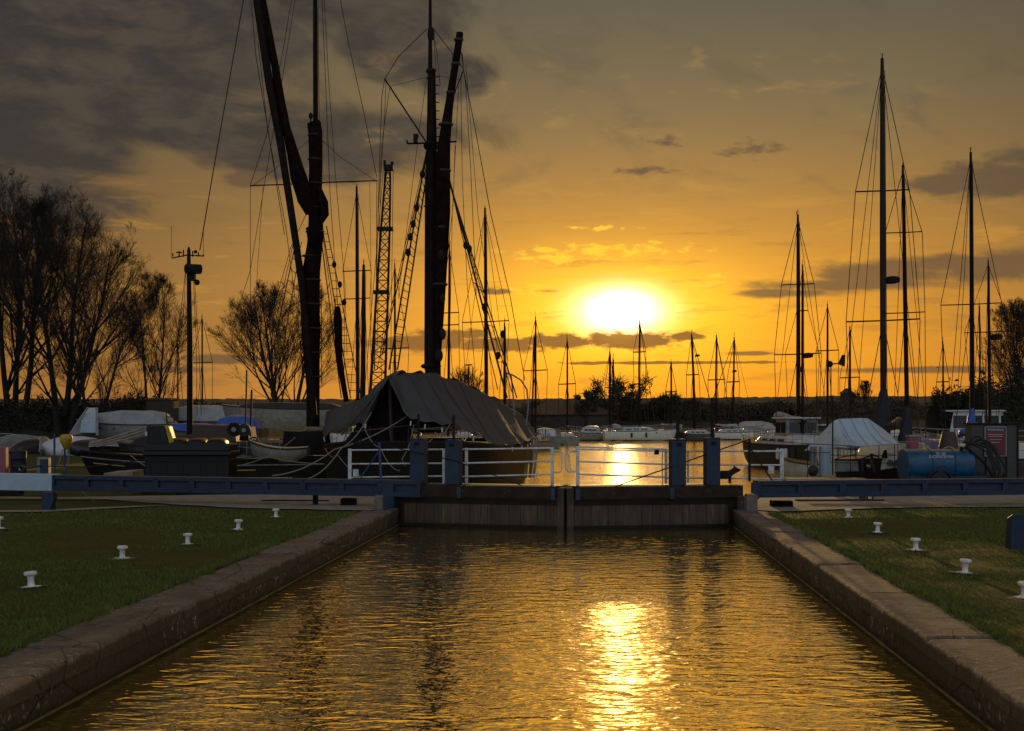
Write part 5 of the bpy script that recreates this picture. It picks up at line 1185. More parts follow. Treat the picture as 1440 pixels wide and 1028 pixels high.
lone('sailing_boat', 'yacht with the long crosstree and tall mast right of the tarpaulin ridge', 684, 292, 5.0, 70, spr=[(452.5, 33)], base=24, px1=682, mk=dict(stays=[(650, 560, .6), (716, 560, .7)]))
lone('sailing_boat', 'yacht with short plain mast behind the right shroud ladder', 709.5, 454, 3.8, 90, base=12)
lone('sailing_boat', 'yacht with thin mast and spreader right of the instrument mast', 284, 443, 2.4, 95, spr=[(510, 15)], base=14)
lone('sailing_boat', 'yacht with a hair thin mast left of the instrument mast', 250, 480, 2.0, 100, base=12)
lone('sailing_boat', 'yacht with small mast over the ridge of the tarpaulin right side', 659, 512, 1.8, 110, spr=[(513, 5)], base=5)
# instrument mast at the left
def instrument_mast():
    d = 62; root, rim, c, inv = boat('motor_yacht', 'boat with dark blue cover and tall instrument mast carrying radar drum, left of the barges', 'boat', 258, d, 176, 5.2, 2.6, 1.2, M['darkhull'], GL, z0=0.0 if False else WZ, rail=False, cabin=(-2.2, 2.2, .95, .55), cabm=M['navy'])
    loc = lambda p: tuple(inv @ (p-c)); q = lambda x, y: loc(P(x, y, d))
    B = lambda mb, n, m, par=None, **k: build(mb, n, m, par or root, **k)
    mb = MB(); mb.tube([q(267, 612), q(267, 480), q(265.5, 372)], [8.5*d/F/2, 8*d/F/2, 6*d/F/2], 10); mo = B(mb, 'mast', M['mast'], smooth=True)
    mb = MB(); mb.tube([q(265.5, 372), q(265.5, 352), q(265.5, 347)], [.09, .08, .03], 8); B(mb, 'mast_cap', M['iron'], mo)
    mb = MB(); mb.lathe([(.05, -.22), (.36, -.20), (.40, -.08), (.40, .06), (.36, .17), (.05, .2)], 18, q(272, 378)); B(mb, 'radar_drum', M['iron'], mo, smooth=True)
    mb = MB(); mb.ball(q(277, 397), .13, 10); mb.box(*[v for v in (q(270, 390)[0]-.14, q(270, 390)[0]+.14, q(270, 390)[1]-.12, q(270, 390)[1]+.12, q(270, 395)[2], q(270, 383)[2])]); B(mb, 'deck_lamp', M['iron'], mo)
    mb = MB(); mb.tube([q(242, 363), q(262, 359), q(286, 360)], .03, 5)
    for (x, y) in ((243, 356), (252, 353), (258, 351), (271, 353), (279, 355), (286, 358)): mb.tube([q(x, 361), q(x, y)], .03, 4)
    mb.tube([q(248, 355), q(256, 355)], .03, 4); mb.ball(q(275, 354), .08, 6)
    mb.tube([q(241, 363), q(241, 318)], .010, 3); mb.tube([q(286, 358), q(286, 320)], .012, 3); B(mb, 'instrument_bar', M['iron'], mo)
    for pts in ([(272, 392), (276, 480), (277, 585)], [(262, 370), (258, 440), (242, 560)], [(261, 380), (251, 470), (238, 580)], [(274, 400), (280, 500), (283, 585)]):
        mb = MB(); mb.tube([q(*p) for p in pts], .8*d/F/2, 4); B(mb, 'stay', M['wire'])
instrument_mast()
# hulls on the left
boat('laid_up_boat', 'weathered white boat under a torn grey sheet with a pale blue stern flap', 'boat', 182, 82, 176, 5.6, 2.6, 1.15, M['gelworn'], GL, z0=.55, rail=False, keel=True, cabin=[(-2.6, 2.3, .95, .75)], cabm=M['greycov'], ports=3)
def flap():
    d = 80; r = thing('boat_tent', 'pale blue canvas tent shelter against the left end of the weathered boat', 'tent', P(125, 610, d), GL)
    q = lambda x, y, dd=0: tuple(P(x, y, d+dd))
    mb = MB(); mb.hexa([q(113, 609), q(135, 609), q(135, 608, 2), (q(100, 606, 2)), q(114, 591), q(135, 590), q(136, 573, 2), q(124, 573, 2)]); build(mb, 'canvas', M['palecov'], r, world=True, bevel=.04)
    mb = MB(); mb.tube([q(99, 610), q(112, 590), q(124, 573)], .06, 5); mb.tube([q(136, 573), q(137, 612)], .08, 5); build(mb, 'frame', M['greycov'], r, world=True)
    mb = MB(); mb.poly([q(95, 614, .5), q(113, 610, .1), q(114, 591, .1), q(122, 575, 1)]); build(mb, 'side_sheet', M['greycov'], r, world=True)
flap()
boat('covered_boat', 'boat under a pale tent cover behind the instrument mast', 'boat', 277, 92, 178, 6.0, 2.6, .9, M['darkhull'], GL, rail=False, z0=.95, keel=True, cabin=(-2.6, 2.2, .95, 1.0), cabm=M['greycov'])
boat('covered_boat', 'small boat under a bright blue tarpaulin right of the winch drums', 'boat', 331, 76, 176, 3.2, 2.0, .6, M['darkhull'], GL, rail=False, z0=.85, cabin=(-1.4, 1.0, .95, .75), cabm=M['bluetarp'])
boat('covered_boat', 'low boat with a flat royal blue cover beside the brown hatch', 'boat', 268, 66, 176, 2.6, 1.9, .7, M['darkhull'], GL, rail=False, z0=.75, cabin=(-1.2, 1.0, .95, .35), cabm=M['bluetarp'])
boat('motor_yacht', 'long pale motor yacht with dark roof behind the left barge mast', 'motor boat', 410, 84, 178, 7.4, 2.8, 1.35, M['gelworn'], GL, z0=1.25, cabin=(-3.2, 3.0, .8, .35), cabm=M['wallbr'], rail=False)
boat('sailing_boat', 'white yacht bow glinting in front of the long pale motor yacht', 'sailing boat', 412, 66, 60, 5.2, 2.2, 1.0, M['gelcoat'], GL, cabin=(-1.8, 1.5, .7, .4))
boat('dinghy', 'white upturned tender lying on the black barge deck', 'dinghy', 394, 45.8, 178, 1.8, .8, .17, M['gelworn'], GL, rail=False, z0=.92)
boat('motor_yacht', 'cluttered work boat with open cabin right of the blue tarpaulin', 'motor boat', 372, 62, 170, 3.8, 2.4, .9, M['gelworn'], GL, cabin=(-1.4, 1.3, .8, .6), cabm=M['navy'])
boat('sailing_boat', 'white yacht stern seen between the left barge mast and tarpaulin edge', 'sailing boat', 468, 70, 120, 5.5, 2.3, 1.2, M['gelworn'], GL, cabin=(-1.8, 1.5, .7, .5))
def dinghy(px, py, d, L, rz, tilt, m, label):
    c = G(px, py) if d is None else P(px, py, d); r = thing('dinghy', label, 'dinghy', c, 'dinghies tipped on the left grass'); r.rotation_euler = (R(tilt), 0, R(rz))
    hm, dm, rim = hull_mb(L, 1.35, .42, sheer=.15, draft=.12, stern=.8); build(hm, 'hull', m, r, smooth=True)
    mb = MB(); mb.tube([(x, -w_, z) for x, w_, z in rim]+[(x, w_, z) for x, w_, z in rim[::-1]], .03, 5); build(mb, 'gunwale', M['greycov'], r)
    mb = MB(); mb.box(-.15, .15, -.55, .55, .28, .32); build(mb, 'thwart', M['plank'], r)
for a in [(22, 630, 84, 2.6, 200, 75, M['gelworn'], 'dark dinghy tipped on edge, farthest left'), (48, 633, 82, 2.4, 230, 100, M['darkhull'], 'dinghy on its side with pale ribs, second from left'), (70, 630, 80, 2.2, 290, 95, M['gelworn'], 'pale dinghy propped on end showing a white triangle'), (95, 626, 79, 3.0, 185, 120, M['gelcoat'], 'white dinghy upturned behind the yellow float'),
          (128, 624, 78, 2.6, 175, 150, M['darkhull'], 'dark upturned dinghy below the canvas shelter'), (160, 622, 76, 2.4, 10, 160, M['gelworn'], 'dinghy with blue cover under the weathered boat'), (8, 628, 88, 2.2, 30, 60, M['gelworn'], 'half hidden dinghy at the left edge')]: dinghy(*a)
def float_posts():
    d = 50; r = thing('buoy_stand', 'dark post with yellow float and pale ropes hanging on it', 'post', P(88, 665, d)); r.location.z = 0
    W = lambda mb, n, m, **k: build(mb, n, m, r, world=True, **k)
    for (x, y, w_) in ((76.5, 610, 3), (91, 612, 3.4)):
        mb = MB(); a = P(x, y, d); mb.tube([(a.x, d, -.02), (a.x, d, a.z)], w_*d/F/2, 8); W(mb, 'post', M['blue_pole'])
    p = P(93, 621, d-.2); mb = MB(); mb.lathe([(.02, -.30), (.10, -.22), (.20, 0), (.23, .15), (.18, .24), (.04, .26)], 14, tuple(p)); W(mb, 'float', M['yellow'], smooth=True)
    mb = MB(); mb.tube([P(88, 632, d-.2), P(84, 648, d-.2), P(80, 660, d-.2)], .02, 5); mb.tube([P(97, 632, d-.2), P(96, 650, d-.2), P(90, 660, d-.2)], .02, 5); W(mb, 'hanging_rope', M['rope'])
float_posts()
block('mooring_post', 'short white square post behind the left beam end', 'post', 51, 68, 643, 672, .3, M['gelworn'], d=44)
block('mooring_post', 'faded red post at the left edge beside the grass', 'post', -10, 8, 628, 660, .3, M['pink'], d=47)
# black tank / cabin unit behind the left beam
def tank():
    d = 39.6; r = thing('fuel_tank', 'black ribbed plastic tank with three domed tops and a sloped cabin end', 'tank', P(262, 668, d)); r.location.z = 0
    W = lambda mb, n, m, **k: build(mb, n, m, r, world=True, **k); q = lambda x, y, dd=0: tuple(P(x, y, d+dd))
    def bx(x0, x1, y0, y1, dd0=0, dd1=1.2, nm='body', m=M['blackpl'], bev=.04, lx=0, rx=0):
        a, b = P(x0, y1, d), P(x1, y0, d); mb = MB(); mb.hexa([(a.x, d+dd0, a.z), (b.x, d+dd0, a.z), (b.x, d+dd1, a.z), (a.x, d+dd1, a.z), (a.x+lx, d+dd0+.03, b.z), (b.x+rx, d+dd0+.03, b.z), (b.x+rx, d+dd1, b.z), (a.x+lx, d+dd1, b.z)]); return W(mb, nm, m, bevel=bev)
    bx(203, 322, 640, 690, nm='lower_body'); bx(201, 325, 634, 641, -.05, 1.25, 'rim_band'); bx(202, 323, 624, 635, 0, 1.2, 'upper_body'); bx(201, 324, 645, 648, -.04, 1.24, 'rib')
    for k in range(5): bx(207+23.4*k, 211+23.4*k, 648, 690, -.02, .05, 'rib', bev=.005)
    bx(203, 237, 598, 626, .1, 1.1, 'cabin', lx=.02, rx=-.16)
    a, b = P(224, 600, d-.0), P(238, 624, d)
    mb = MB(); mb.hexa([q(238, 624, .08), q(246, 624, .08), q(246, 624, 1.1), q(238, 624, 1.1), q(231, 598, .08), q(236.5, 598, .08), q(236.5, 598, 1.1), q(231, 598, 1.1)]); W(mb, 'sloped_screen', M['yellow'], bevel=.02)
    mb = MB(); mb.hexa([q(226, 621, .07), q(235, 621, .07), q(235, 621, .10), q(226, 621, .10), q(226, 602, .07), q(230, 602, .07), q(230, 602, .10), q(226, 602, .10)]); W(mb, 'window', M['glass'])
    mb = MB(); mb.hexa([q(204, 613, .06), q(207, 613, .06), q(207, 613, .10), q(204, 613, .10), q(204, 607, .06), q(207, 607, .06), q(207, 607, .10), q(204, 607, .10)]); W(mb, 'label_plate', M['gelcoat'])
    for cx in (253, 279, 306):
        mb = MB(); p = P(cx, 624, d+.6); rows = []
        for i in range(7):
            a = i/6*PI/2; rows.append([(p.x+(.27*math.cos(a)**.6 if math.cos(a) > 1e-4 else 0)*math.copysign(abs(math.cos(b))**.6, math.cos(b)), p.y+.55*(math.cos(a)**.6 if math.cos(a) > 1e-4 else 0)*math.copysign(abs(math.sin(b))**.6, math.sin(b)), p.z+.17*math.sin(a)) for b in np.linspace(0, 2*PI, 20, endpoint=False)])
        mb.grid(rows, close=True); W(mb, 'domed_top', M['blackpl'], smooth=True)
    for (x0, y0, x1, y1) in ((130, 624, 203, 601), (133, 626, 203, 606), (140, 621, 202, 602.5), (136, 628, 200, 612)):
        mb = MB(); mb.tube([q(x0, y0, .3), q(x1, y1, .3)], .03, 6); prop_ = W(mb, 'stacked_pole', M['plank'])
tank()
# ---- brown shed and low buildings at left
def shed(name, label, x0, x1, yt, yb, d, depth, m, roofm, over=2, slope=0, cat='shed', z0=0.0, hip=False, windows=0):
    a, b = P(x0, yb, d), P(x1, yt, d); r = thing(name, label, cat, ((a.x+b.x)/2, d, z0)); zt = b.z
    mb = MB(); mb.box(a.x, b.x, d, d+depth, z0, zt); build(mb, 'wall', m, r, world=True)
    o = over*d/F; mb = MB()
    if hip: h = hip; mb.hexa([(a.x-o, d-o, zt), (b.x+o, d-o, zt), (b.x+o, d+depth+o, zt), (a.x-o, d+depth+o, zt), (a.x+depth*.35, d+depth*.48, zt+h), (b.x-depth*.35, d+depth*.48, zt+h), (b.x-depth*.35, d+depth*.52, zt+h), (a.x+depth*.35, d+depth*.52, zt+h)])
    else: mb.hexa([(a.x-o, d-o, zt), (b.x+o, d-o, zt), (b.x+o, d+depth+o, zt), (a.x-o, d+depth+o, zt), (a.x-o, d-o, zt+.10), (b.x+o, d-o, zt+.10+slope), (b.x+o, d+depth+o, zt+.10+slope), (a.x-o, d+depth+o, zt+.10)])
    build(mb, 'roof', roofm, r, world=True)
    for k in range(windows):
        xx = a.x+(b.x-a.x)*(k+.5)/windows; w_ = (b.x-a.x)/windows*.3; mb = MB(); mb.box(xx-w_, xx+w_, d-.03, d+.01, z0+(zt-z0)*.5, z0+(zt-z0)*.8); build(mb, 'window', M['glass'], r, world=True)
    return r
shed('shed', 'small brown shed with flat roof behind the weathered boat', 206, 238, 562, 610, 88, 2.5, M['wallbr'], M['thatch'], 2, windows=3)
shed('boathouse', 'long low building with brown hipped roof on the far shore behind the yachts', 735, 862, 583, 606, 262, 14, M['wallbr'], M['thatch'], 6, hip=2.7, cat='building', z0=.2, windows=9)
shed('house', 'tiny dark house on the far skyline above the pale tent', 1187, 1200, 553, 566, 700, 8, M['wallbr'], M['thatch'], 2, cat='house', z0=2, hip=2.5)

# ---- right quay: blue tank trailer, sign, shed
def bowser():
    d = 40.2; r = thing('tank_trailer', 'blue tank trailer lettered in white standing on the right quay', 'trailer', P(1335, 690, d)); r.location.z = -.03
    W = lambda mb, n, m, par=None, **k: build(mb, n, m, par or r, world=True, **k)
    c0, c1 = P(1278, 654, d), P(1373, 654, d); rows = []; ry, rz = .62, .44
    n = 28
    for (x, s) in ((c0.x+.00, .0), (c0.x+.0, .6), (c0.x+.004, .97), (c0.x+.03, 1), (c1.x-.12, 1), (c1.x-.02, .96), (c1.x+.08, .7), (c1.x+.1, .0)):
        rows.append([(x, d+.65+ry*s*math.copysign(abs(math.cos(a))**.75, math.cos(a)), c0.z+rz*s*math.copysign(abs(math.sin(a))**.75, math.sin(a))) for a in np.linspace(0, 2*PI, n, endpoint=False)])
    mb = MB(); mb.grid(rows, close=True); tb = W(mb, 'tank', M['tealblue'], smooth=True)
    for t in (.36, .7):
        x = c0.x+(c1.x-c0.x)*t; mb = MB(); mb.tube([(x, d+.65+(ry+.008)*math.copysign(abs(math.cos(a))**.75, math.cos(a)), c0.z+(rz+.008)*math.copysign(abs(math.sin(a))**.75, math.sin(a))) for a in np.linspace(0, 2*PI, 29)], .012, 4); W(mb, 'band', M['blue'], tb)
    mb = MB(); mb.box(c0.x, c1.x+.5, d+.15, d+.22, .32, .42); mb.box(c0.x, c1.x+.5, d+1.05, d+1.12, .32, .42); mb.box(c0.x+.1, c0.x+.2, d+.12, d+1.1, .0, .6); W(mb, 'chassis', M['blue'])
    wx = (1322-CX)/F*d
    for yy in (d+.02, d+1.1):
        mb = MB(); mb.tube([(wx, yy, .26), (wx, yy+.17, .26)], .28, 22); wh = W(mb, 'wheel', M['rubber'], bevel=.02)
        mb = MB(); mb.tube([(wx, yy-.01, .26), (wx, yy+.02, .26)], .14, 14); W(mb, 'rim', M['blue'], wh)
    mb = MB(); rows = [[(wx+rr*math.cos(a), yy, .25+rr*math.sin(a)) for a in np.linspace(.0, PI, 15)] for (rr, yy) in ((.33, d-.02), (.355, d-.02), (.355, d+.24), (.33, d+.24))]; mb.grid(rows, close=False); W(mb, 'mudguard', M['blue'])
    mb = MB(); x = (1324-CX)/F*d; mb.box(x-.09, x+.09, d+.008, d+.03, c0.z-.22, c0.z-.03); W(mb, 'outlet_plate', M['blue_dk'])
    tx = (1324-CX)/F*d-r.location.x; yy = d+.65-ry-.012-r.location.y
    lettering('BLACKWATER MAN', .125, M['gelcoat'], tb, (tx, yy+.012, P(0, 642.5, d).z-r.location.z), stretch=.62, rot=(PI/2-.28, 0, 0)).rotation_euler = (PI/2, 0, 0)
    lettering('TEL - NO', .085, M['gelcoat'], tb, (tx, yy+.045, P(0, 638, d).z-r.location.z), stretch=.8)
    mb = MB(); x = (1374-CX)/F*d; mb.box(x-.03, x+.06, d+.3, d+.34, .42, .50); W(mb, 'tail_lamp', M['pink'])
    # hoses heaped on the right end
    rg = random.Random(8)
    for k in range(9):
        x0 = 1356+rg.uniform(-4, 8); pts = [P(x0, 624+rg.uniform(-4, 8), d+.3), P(x0+18, 617+rg.uniform(-5, 6)+k*1.1, d+.2), P(x0+34, 622+rg.uniform(-2, 8)+k, d+.15), P(x0+40+rg.uniform(-4, 6), 640+rg.uniform(-3, 5), d+.12), P(x0+42+rg.uniform(-4, 10), 664, d+.1), P(x0+30+rg.uniform(-6, 14), 676, d+.2), P(x0+16, 664+rg.uniform(-4, 4), d+.2)]
        q = []
        for i in range(len(pts)-1):
            p0, p1, p2, p3 = pts[max(i-1, 0)], pts[i], pts[i+1], pts[min(i+2, len(pts)-1)]
            for f in (0, .25, .5, .75): q.append(.5*((2*p1)+(p2-p0)*f+(2*p0-5*p1+4*p2-p3)*f*f+(3*p1-p0-3*p2+p3)*f**3))
        mb = MB(); mb.tube(q, .030, 6); prop(W(mb, 'hose', M['rubber']))
    mb = MB(); mb.tube([P(1360, 630, d+.2), P(1385, 652, d+.1), P(1400, 676, d+.1)], .045, 6); mb.tube([P(1352, 628, d+.3), P(1352, 640, d+.3)], .05, 8); W(mb, 'pump_arm', M['iron'])
bowser()
def quay_shed():
    d = 41.4; a, b = P(1366, 597, d), P(1432, 597, d); r = thing('store_cabinet', 'dark grey panelled store carrying the red warning board', 'cabinet', ((a.x+b.x)/2, d, -.03))
    W = lambda mb, n, m, par=None, **k: build(mb, n, m, par or r, world=True, **k)
    mb = MB(); mb.box(a.x, b.x, d, d+.55, -.03, a.z); bd = W(mb, 'cabinet', M['steelgrey'], bevel=.01)
    for x in (1386, 1415, 1431): p = P(x, 597, d); mb = MB(); mb.box(p.x-.02, p.x+.02, d-.03, d-.002, 0, p.z+.02); W(mb, 'panel_post', M['iron'])
    mb = MB(); mb.box(a.x-.05, b.x+.05, d-.04, d+.6, a.z+.002, a.z+.05); W(mb, 'lid', M['iron'])
    s = thing('warning_sign', 'red warning board with pale border fixed to the grey store', 'sign', P(1400, 620, d-.06)); d2 = d-.06
    V = lambda mb, n, m, **k: build(mb, n, m, s, world=True, **k)
    p0, p1 = P(1384.5, 642, d2), P(1416, 599.5, d2); mb = MB(); mb.box(p0.x, p1.x, d2, d2+.02, p0.z, p1.z); V(mb, 'border', M['alloy'])
    q0, q1 = P(1386.5, 640.5, d2), P(1414, 608, d2); mb = MB(); mb.box(q0.x, q1.x, d2-.006, d2, q0.z, q1.z); V(mb, 'board', M['redsign'])
    q0, q1 = P(1386.5, 607.6, d2), P(1414, 601.2, d2); mb = MB(); mb.box(q0.x, q1.x, d2-.006, d2, q0.z, q1.z); V(mb, 'header', M['signdk'])
    lettering('WARNING', .095, M['signtxt'], s, (0, -.012, P(0, 604.6, d2).z-s.location.z), stretch=1.05)
    for (y, w_) in ((611, 22), (613.6, 19), (618, 16), (622, 12)):
        mb = MB(); c, e = P(1400-w_/2, y+.4, d2), P(1400+w_/2, y-.4, d2); mb.box(c.x, e.x, d2-.009, d2-.0062, c.z, e.z); V(mb, 'text_line', M['signtxt'])
quay_shed()
def red_box():
    d = 46.5; r = thing('gas_locker', 'faded red locker left of the brown cover behind the blue tank trailer', 'locker', P(1286, 632, d)); p0, p1 = P(1280, 640, d), P(1293, 614, d)
    mb = MB(); mb.box(p0.x, p1.x, d, d+.5, p0.z, p1.z); build(mb, 'locker_body', M['pink'], r, world=True, bevel=.01)
    mb = MB(); mb.box(p0.x-.03, p1.x+.03, d-.03, d+.5, p1.z+.002, p1.z+.05); build(mb, 'lid', M['greycov'], r, world=True)
    d = 46; r = thing('covered_engine', 'dark brown domed cover behind the blue tank trailer', 'cover', P(1334, 632, d))
    mb = MB(); rows = []
    c = P(1334, 634, d)
    for i in range(6): t = i/5; rows.append([(c.x+(.34-.14*t)*math.cos(b), c.y+.35*(1-.35*t)*math.sin(b), c.z+.62*t) for b in np.linspace(0, 2*PI, 14, endpoint=False)])
    mb.grid(rows, close=True); mb.poly([p for p in rows[-1]]); build(mb, 'cover', M['brown'], r, world=True, smooth=True)
    mb = MB(); mb.tube([P(1326, 631, d-.5), P(1334, 628, d-.5), P(1342, 631, d-.5)], .02, 5); build(mb, 'handle', M['greycov'], r, world=True)
    d = 43; r = thing('pump_post', 'white and blue service post at the right edge of the grey store', 'post', P(1432, 668, d)); r.location.z = -.03
    mb = MB(); p = P(1430.5, 637, d); mb.lathe([(.06, 0), (.06, p.z-.1), (.05, p.z)], 12, (p.x, d-1.9, -.03)); build(mb, 'post', M['gelworn'], r, world=True, smooth=True)
    mb = MB(); mb.box(p.x-.10, p.x+.10, d-2.0, d-1.8, .75, .95); build(mb, 'meter_box', M['blue'], r, world=True, bevel=.01)
red_box()
# crane
def crane():
    d = 105; r = thing('crawler_crane', 'tall lattice crane jib standing between the two barges', 'crane', P(530, 626, d)); r.location.z = 0
    W = lambda mb, n, m, par=None, **k: build(mb, n, m, par or r, world=True, **k); rr = 1.5*d/F/2
    top = P(546, 236, d); bot = P(528, 610, d); N = 26; chords = [[], [], [], []]; hw = []
    for i in range(N+1):
        t = i/N; c = bot.lerp(top, t); wpx = 4.5+18*(1-t)**.6 if t > .02 else 16; wpx = min(wpx, 24); h = wpx*d/F/2
        for k, (sx, sy) in enumerate(((-1, -1), (1, -1), (1, 1), (-1, 1))): chords[k].append(Vector((c.x+sx*h, c.y+sy*h*.8, c.z)))
    for k in range(4): mb = MB(); mb.tube(chords[k], rr*1.5, 4); W(mb, 'jib_chord', M['iron'])
    mb = MB()
    for i in range(N):
        for k in range(4):
            k2 = (k+1) % 4; a, b = (chords[k][i], chords[k2][i+1]) if i % 2 else (chords[k2][i], chords[k][i+1]); mb.tube([a, b], rr*.8, 4, cap=False); mb.tube([chords[k][i], chords[k2][i]], rr*.6, 4, cap=False)
    W(mb, 'lattice_bracing', M['iron'])
    p = P(546.5, 235, d); mb = MB(); mb.box(p.x-.35, p.x+.35, p.y-.3, p.y+.3, p.z-.25, p.z+.15); mb.tube([(p.x-.3, p.y, p.z+.2), (p.x-.3, p.y, p.z+.5)], .1, 5); mb.tube([(p.x+.25, p.y, p.z+.15), (p.x+.25, p.y, p.z+.4)], .12, 5); W(mb, 'jib_head', M['iron'])
    for y in (322, 411): q = P(542 if y < 400 else 537, y, d); mb = MB(); mb.box(q.x-.6, q.x+.6, q.y-.4, q.y+.4, q.z-.12, q.z+.12); W(mb, 'joint_plate', M['iron'])
    for (x0, y0, x1, y1, w_) in ((541, 240, 520, 590, 1.0), (539, 240, 512, 560, .8), (553, 238, 548, 600, .8)): wire(r, [(x0, y0), (x1, y1)], d, w_, 'hoist_cable')
    q = P(520, 600, d); mb = MB(); mb.box(q.x-2.6, q.x+1.6, d-1.4, d+1.4, .5, 2.6); W(mb, 'engine_house', M['wallbr'], bevel=.1)
    mb = MB(); mb.box(q.x-2.4, q.x+2.2, d-1.6, d-1, 0, .9); mb.box(q.x-2.4, q.x+2.2, d+1, d+1.6, 0, .9); W(mb, 'track', M['rubber'], bevel=.1)
crane()

# ================================================================= far shore and trees
def scrub(name, label, x0, x1, yb, ytop, d, depth, seed, m='leafdk', base_z=-.2, n=5200, amp=.35):
    """a dense dark hedge line: a lumpy core covered with thousands of twiggy leaf faces"""
    rs = np.random.RandomState(seed); Xa, Xb = (x0-CX)/F*d, (x1-CX)/F*d; H = (HY-ytop)/F*d+EYE-base_z
    mb = MB(); rows = []
    K = max(20, int((Xb-Xa)/max(.8, d*.006)))
    prof = lambda x: 1+amp*mnoise.noise(Vector((x*9/H*.12, seed, 0)))+amp*.5*mnoise.noise(Vector((x/H*2.6, seed, 3)))
    for i in range(K+1):
        x = Xa+(Xb-Xa)*i/K; h = H*.86*prof(x); row = []
        for j in range(9):
            a = j/8*PI; row.append((x, d+depth/2-depth/2*math.cos(a), base_z+h*math.sin(a)**.5*(1+.12*mnoise.noise(Vector((x*.8, j, seed))))))
        rows.append(row)
    mb.grid(rows); core_v = len(mb.v)
    sz = max(.10, d*.0022)
    for _ in range(n):
        x = rs.uniform(Xa, Xb); a = rs.uniform(.06, .62)*PI; h = H*.86*prof(x)*(1.0+.22*abs(rs.normal())*.6); yy = d+depth/2-depth/2*math.cos(a)*1.03; zz = base_z+h*math.sin(a)**.5
        v = Vector(rs.normal(size=3)).normalized()*sz*rs.uniform(.5, 1.5); u = Vector(rs.normal(size=3)).normalized()*sz*rs.uniform(.3, .9); c = Vector((x, yy, zz)); mb.poly([c-v, c+u, c+v*.9])
    o = build(mb, name, M[m], org=(0, d, 0)); prop(o, label, 'bushes', kind='stuff'); return o
M['far'] = mat('far_scrub', (.055, .042, .022), .95, vary=.5, scale=.15); M['farbank'] = mat('far_bank', (.06, .05, .03), .95, vary=.4, scale=.1)
M['hill'] = mat('far_hills', (.11, .07, .035), 1.0, vary=.3, scale=.01); M['fartree'] = mat('dark_crown', (.03, .03, .012), .9, vary=.4)  # hill brown has the distance haze tinted into its colour
mb = MB(); slab(mb, [(-500, 245), (-90, 245), (0, 258), (60, 268), (160, 262), (500, 250), (6000, 300), (6000, 6000), (-6000, 6000), (-6000, 300)], .15); prop(build(mb, 'far_bank', M['farbank']), kind='structure')
scrub('shore_scrub', 'dark band of scrub along the far shore behind the moored yachts', 735, 1130, 0, 570, 275, 14, 2, 'far', 0, 9000, .22)
scrub('shore_scrub', 'dark scrub band on the far shore behind the right hand boats', 1120, 1700, 0, 567, 262, 14, 5, 'far', 0, 9000, .22)
scrub('shore_scrub', 'dark undergrowth on the far shore behind the central barge', 280, 745, 0, 573, 250, 14, 9, 'far', 0, 7000, .25)
scrub('undergrowth', 'black undergrowth beneath the bare trees at the left', -260, 215, 0, 566, 108, 6, 12, 'leafdk', -.1, 9000, .30)
scrub('undergrowth', 'low dark bushes behind the left barges', 200, 330, 0, 578, 120, 5, 13, 'leafdk', -.1, 3000, .30)
scrub('undergrowth', 'dark bushes beneath the bare tree on the right edge', 1395, 1600, 0, 530, 92, 6, 14, 'leafdk', -.4, 5000, .4)
scrub('undergrowth', 'twiggy bush left of the right edge tree behind the wheelhouse', 1325, 1400, 0, 548, 98, 4, 15, 'leafdk', -.4, 3500, .5)
# hills on the skyline
mb = MB(); rows = []
for i in range(900):
    x = -1900+4600*i/899; px = x/1900*F+CX; y = 561-4*math.exp(-((px-1250)/300)**2)+1.2*mnoise.noise(Vector((px*.02, 0, 0)))+1.6*mnoise.noise(Vector((px*.12, 3, 0)))+1.0*mnoise.noise(Vector((px*.5, 6, 0)))
    h = EYE+(HY-y)/F*1900; rows.append([(x, 1850, -1), (x, 1900, h), (x, 2400, h*.9), (x, 2800, -1)])
mb.grid(rows); prop(build(mb, 'hills', M['hill'], smooth=True), kind='structure')

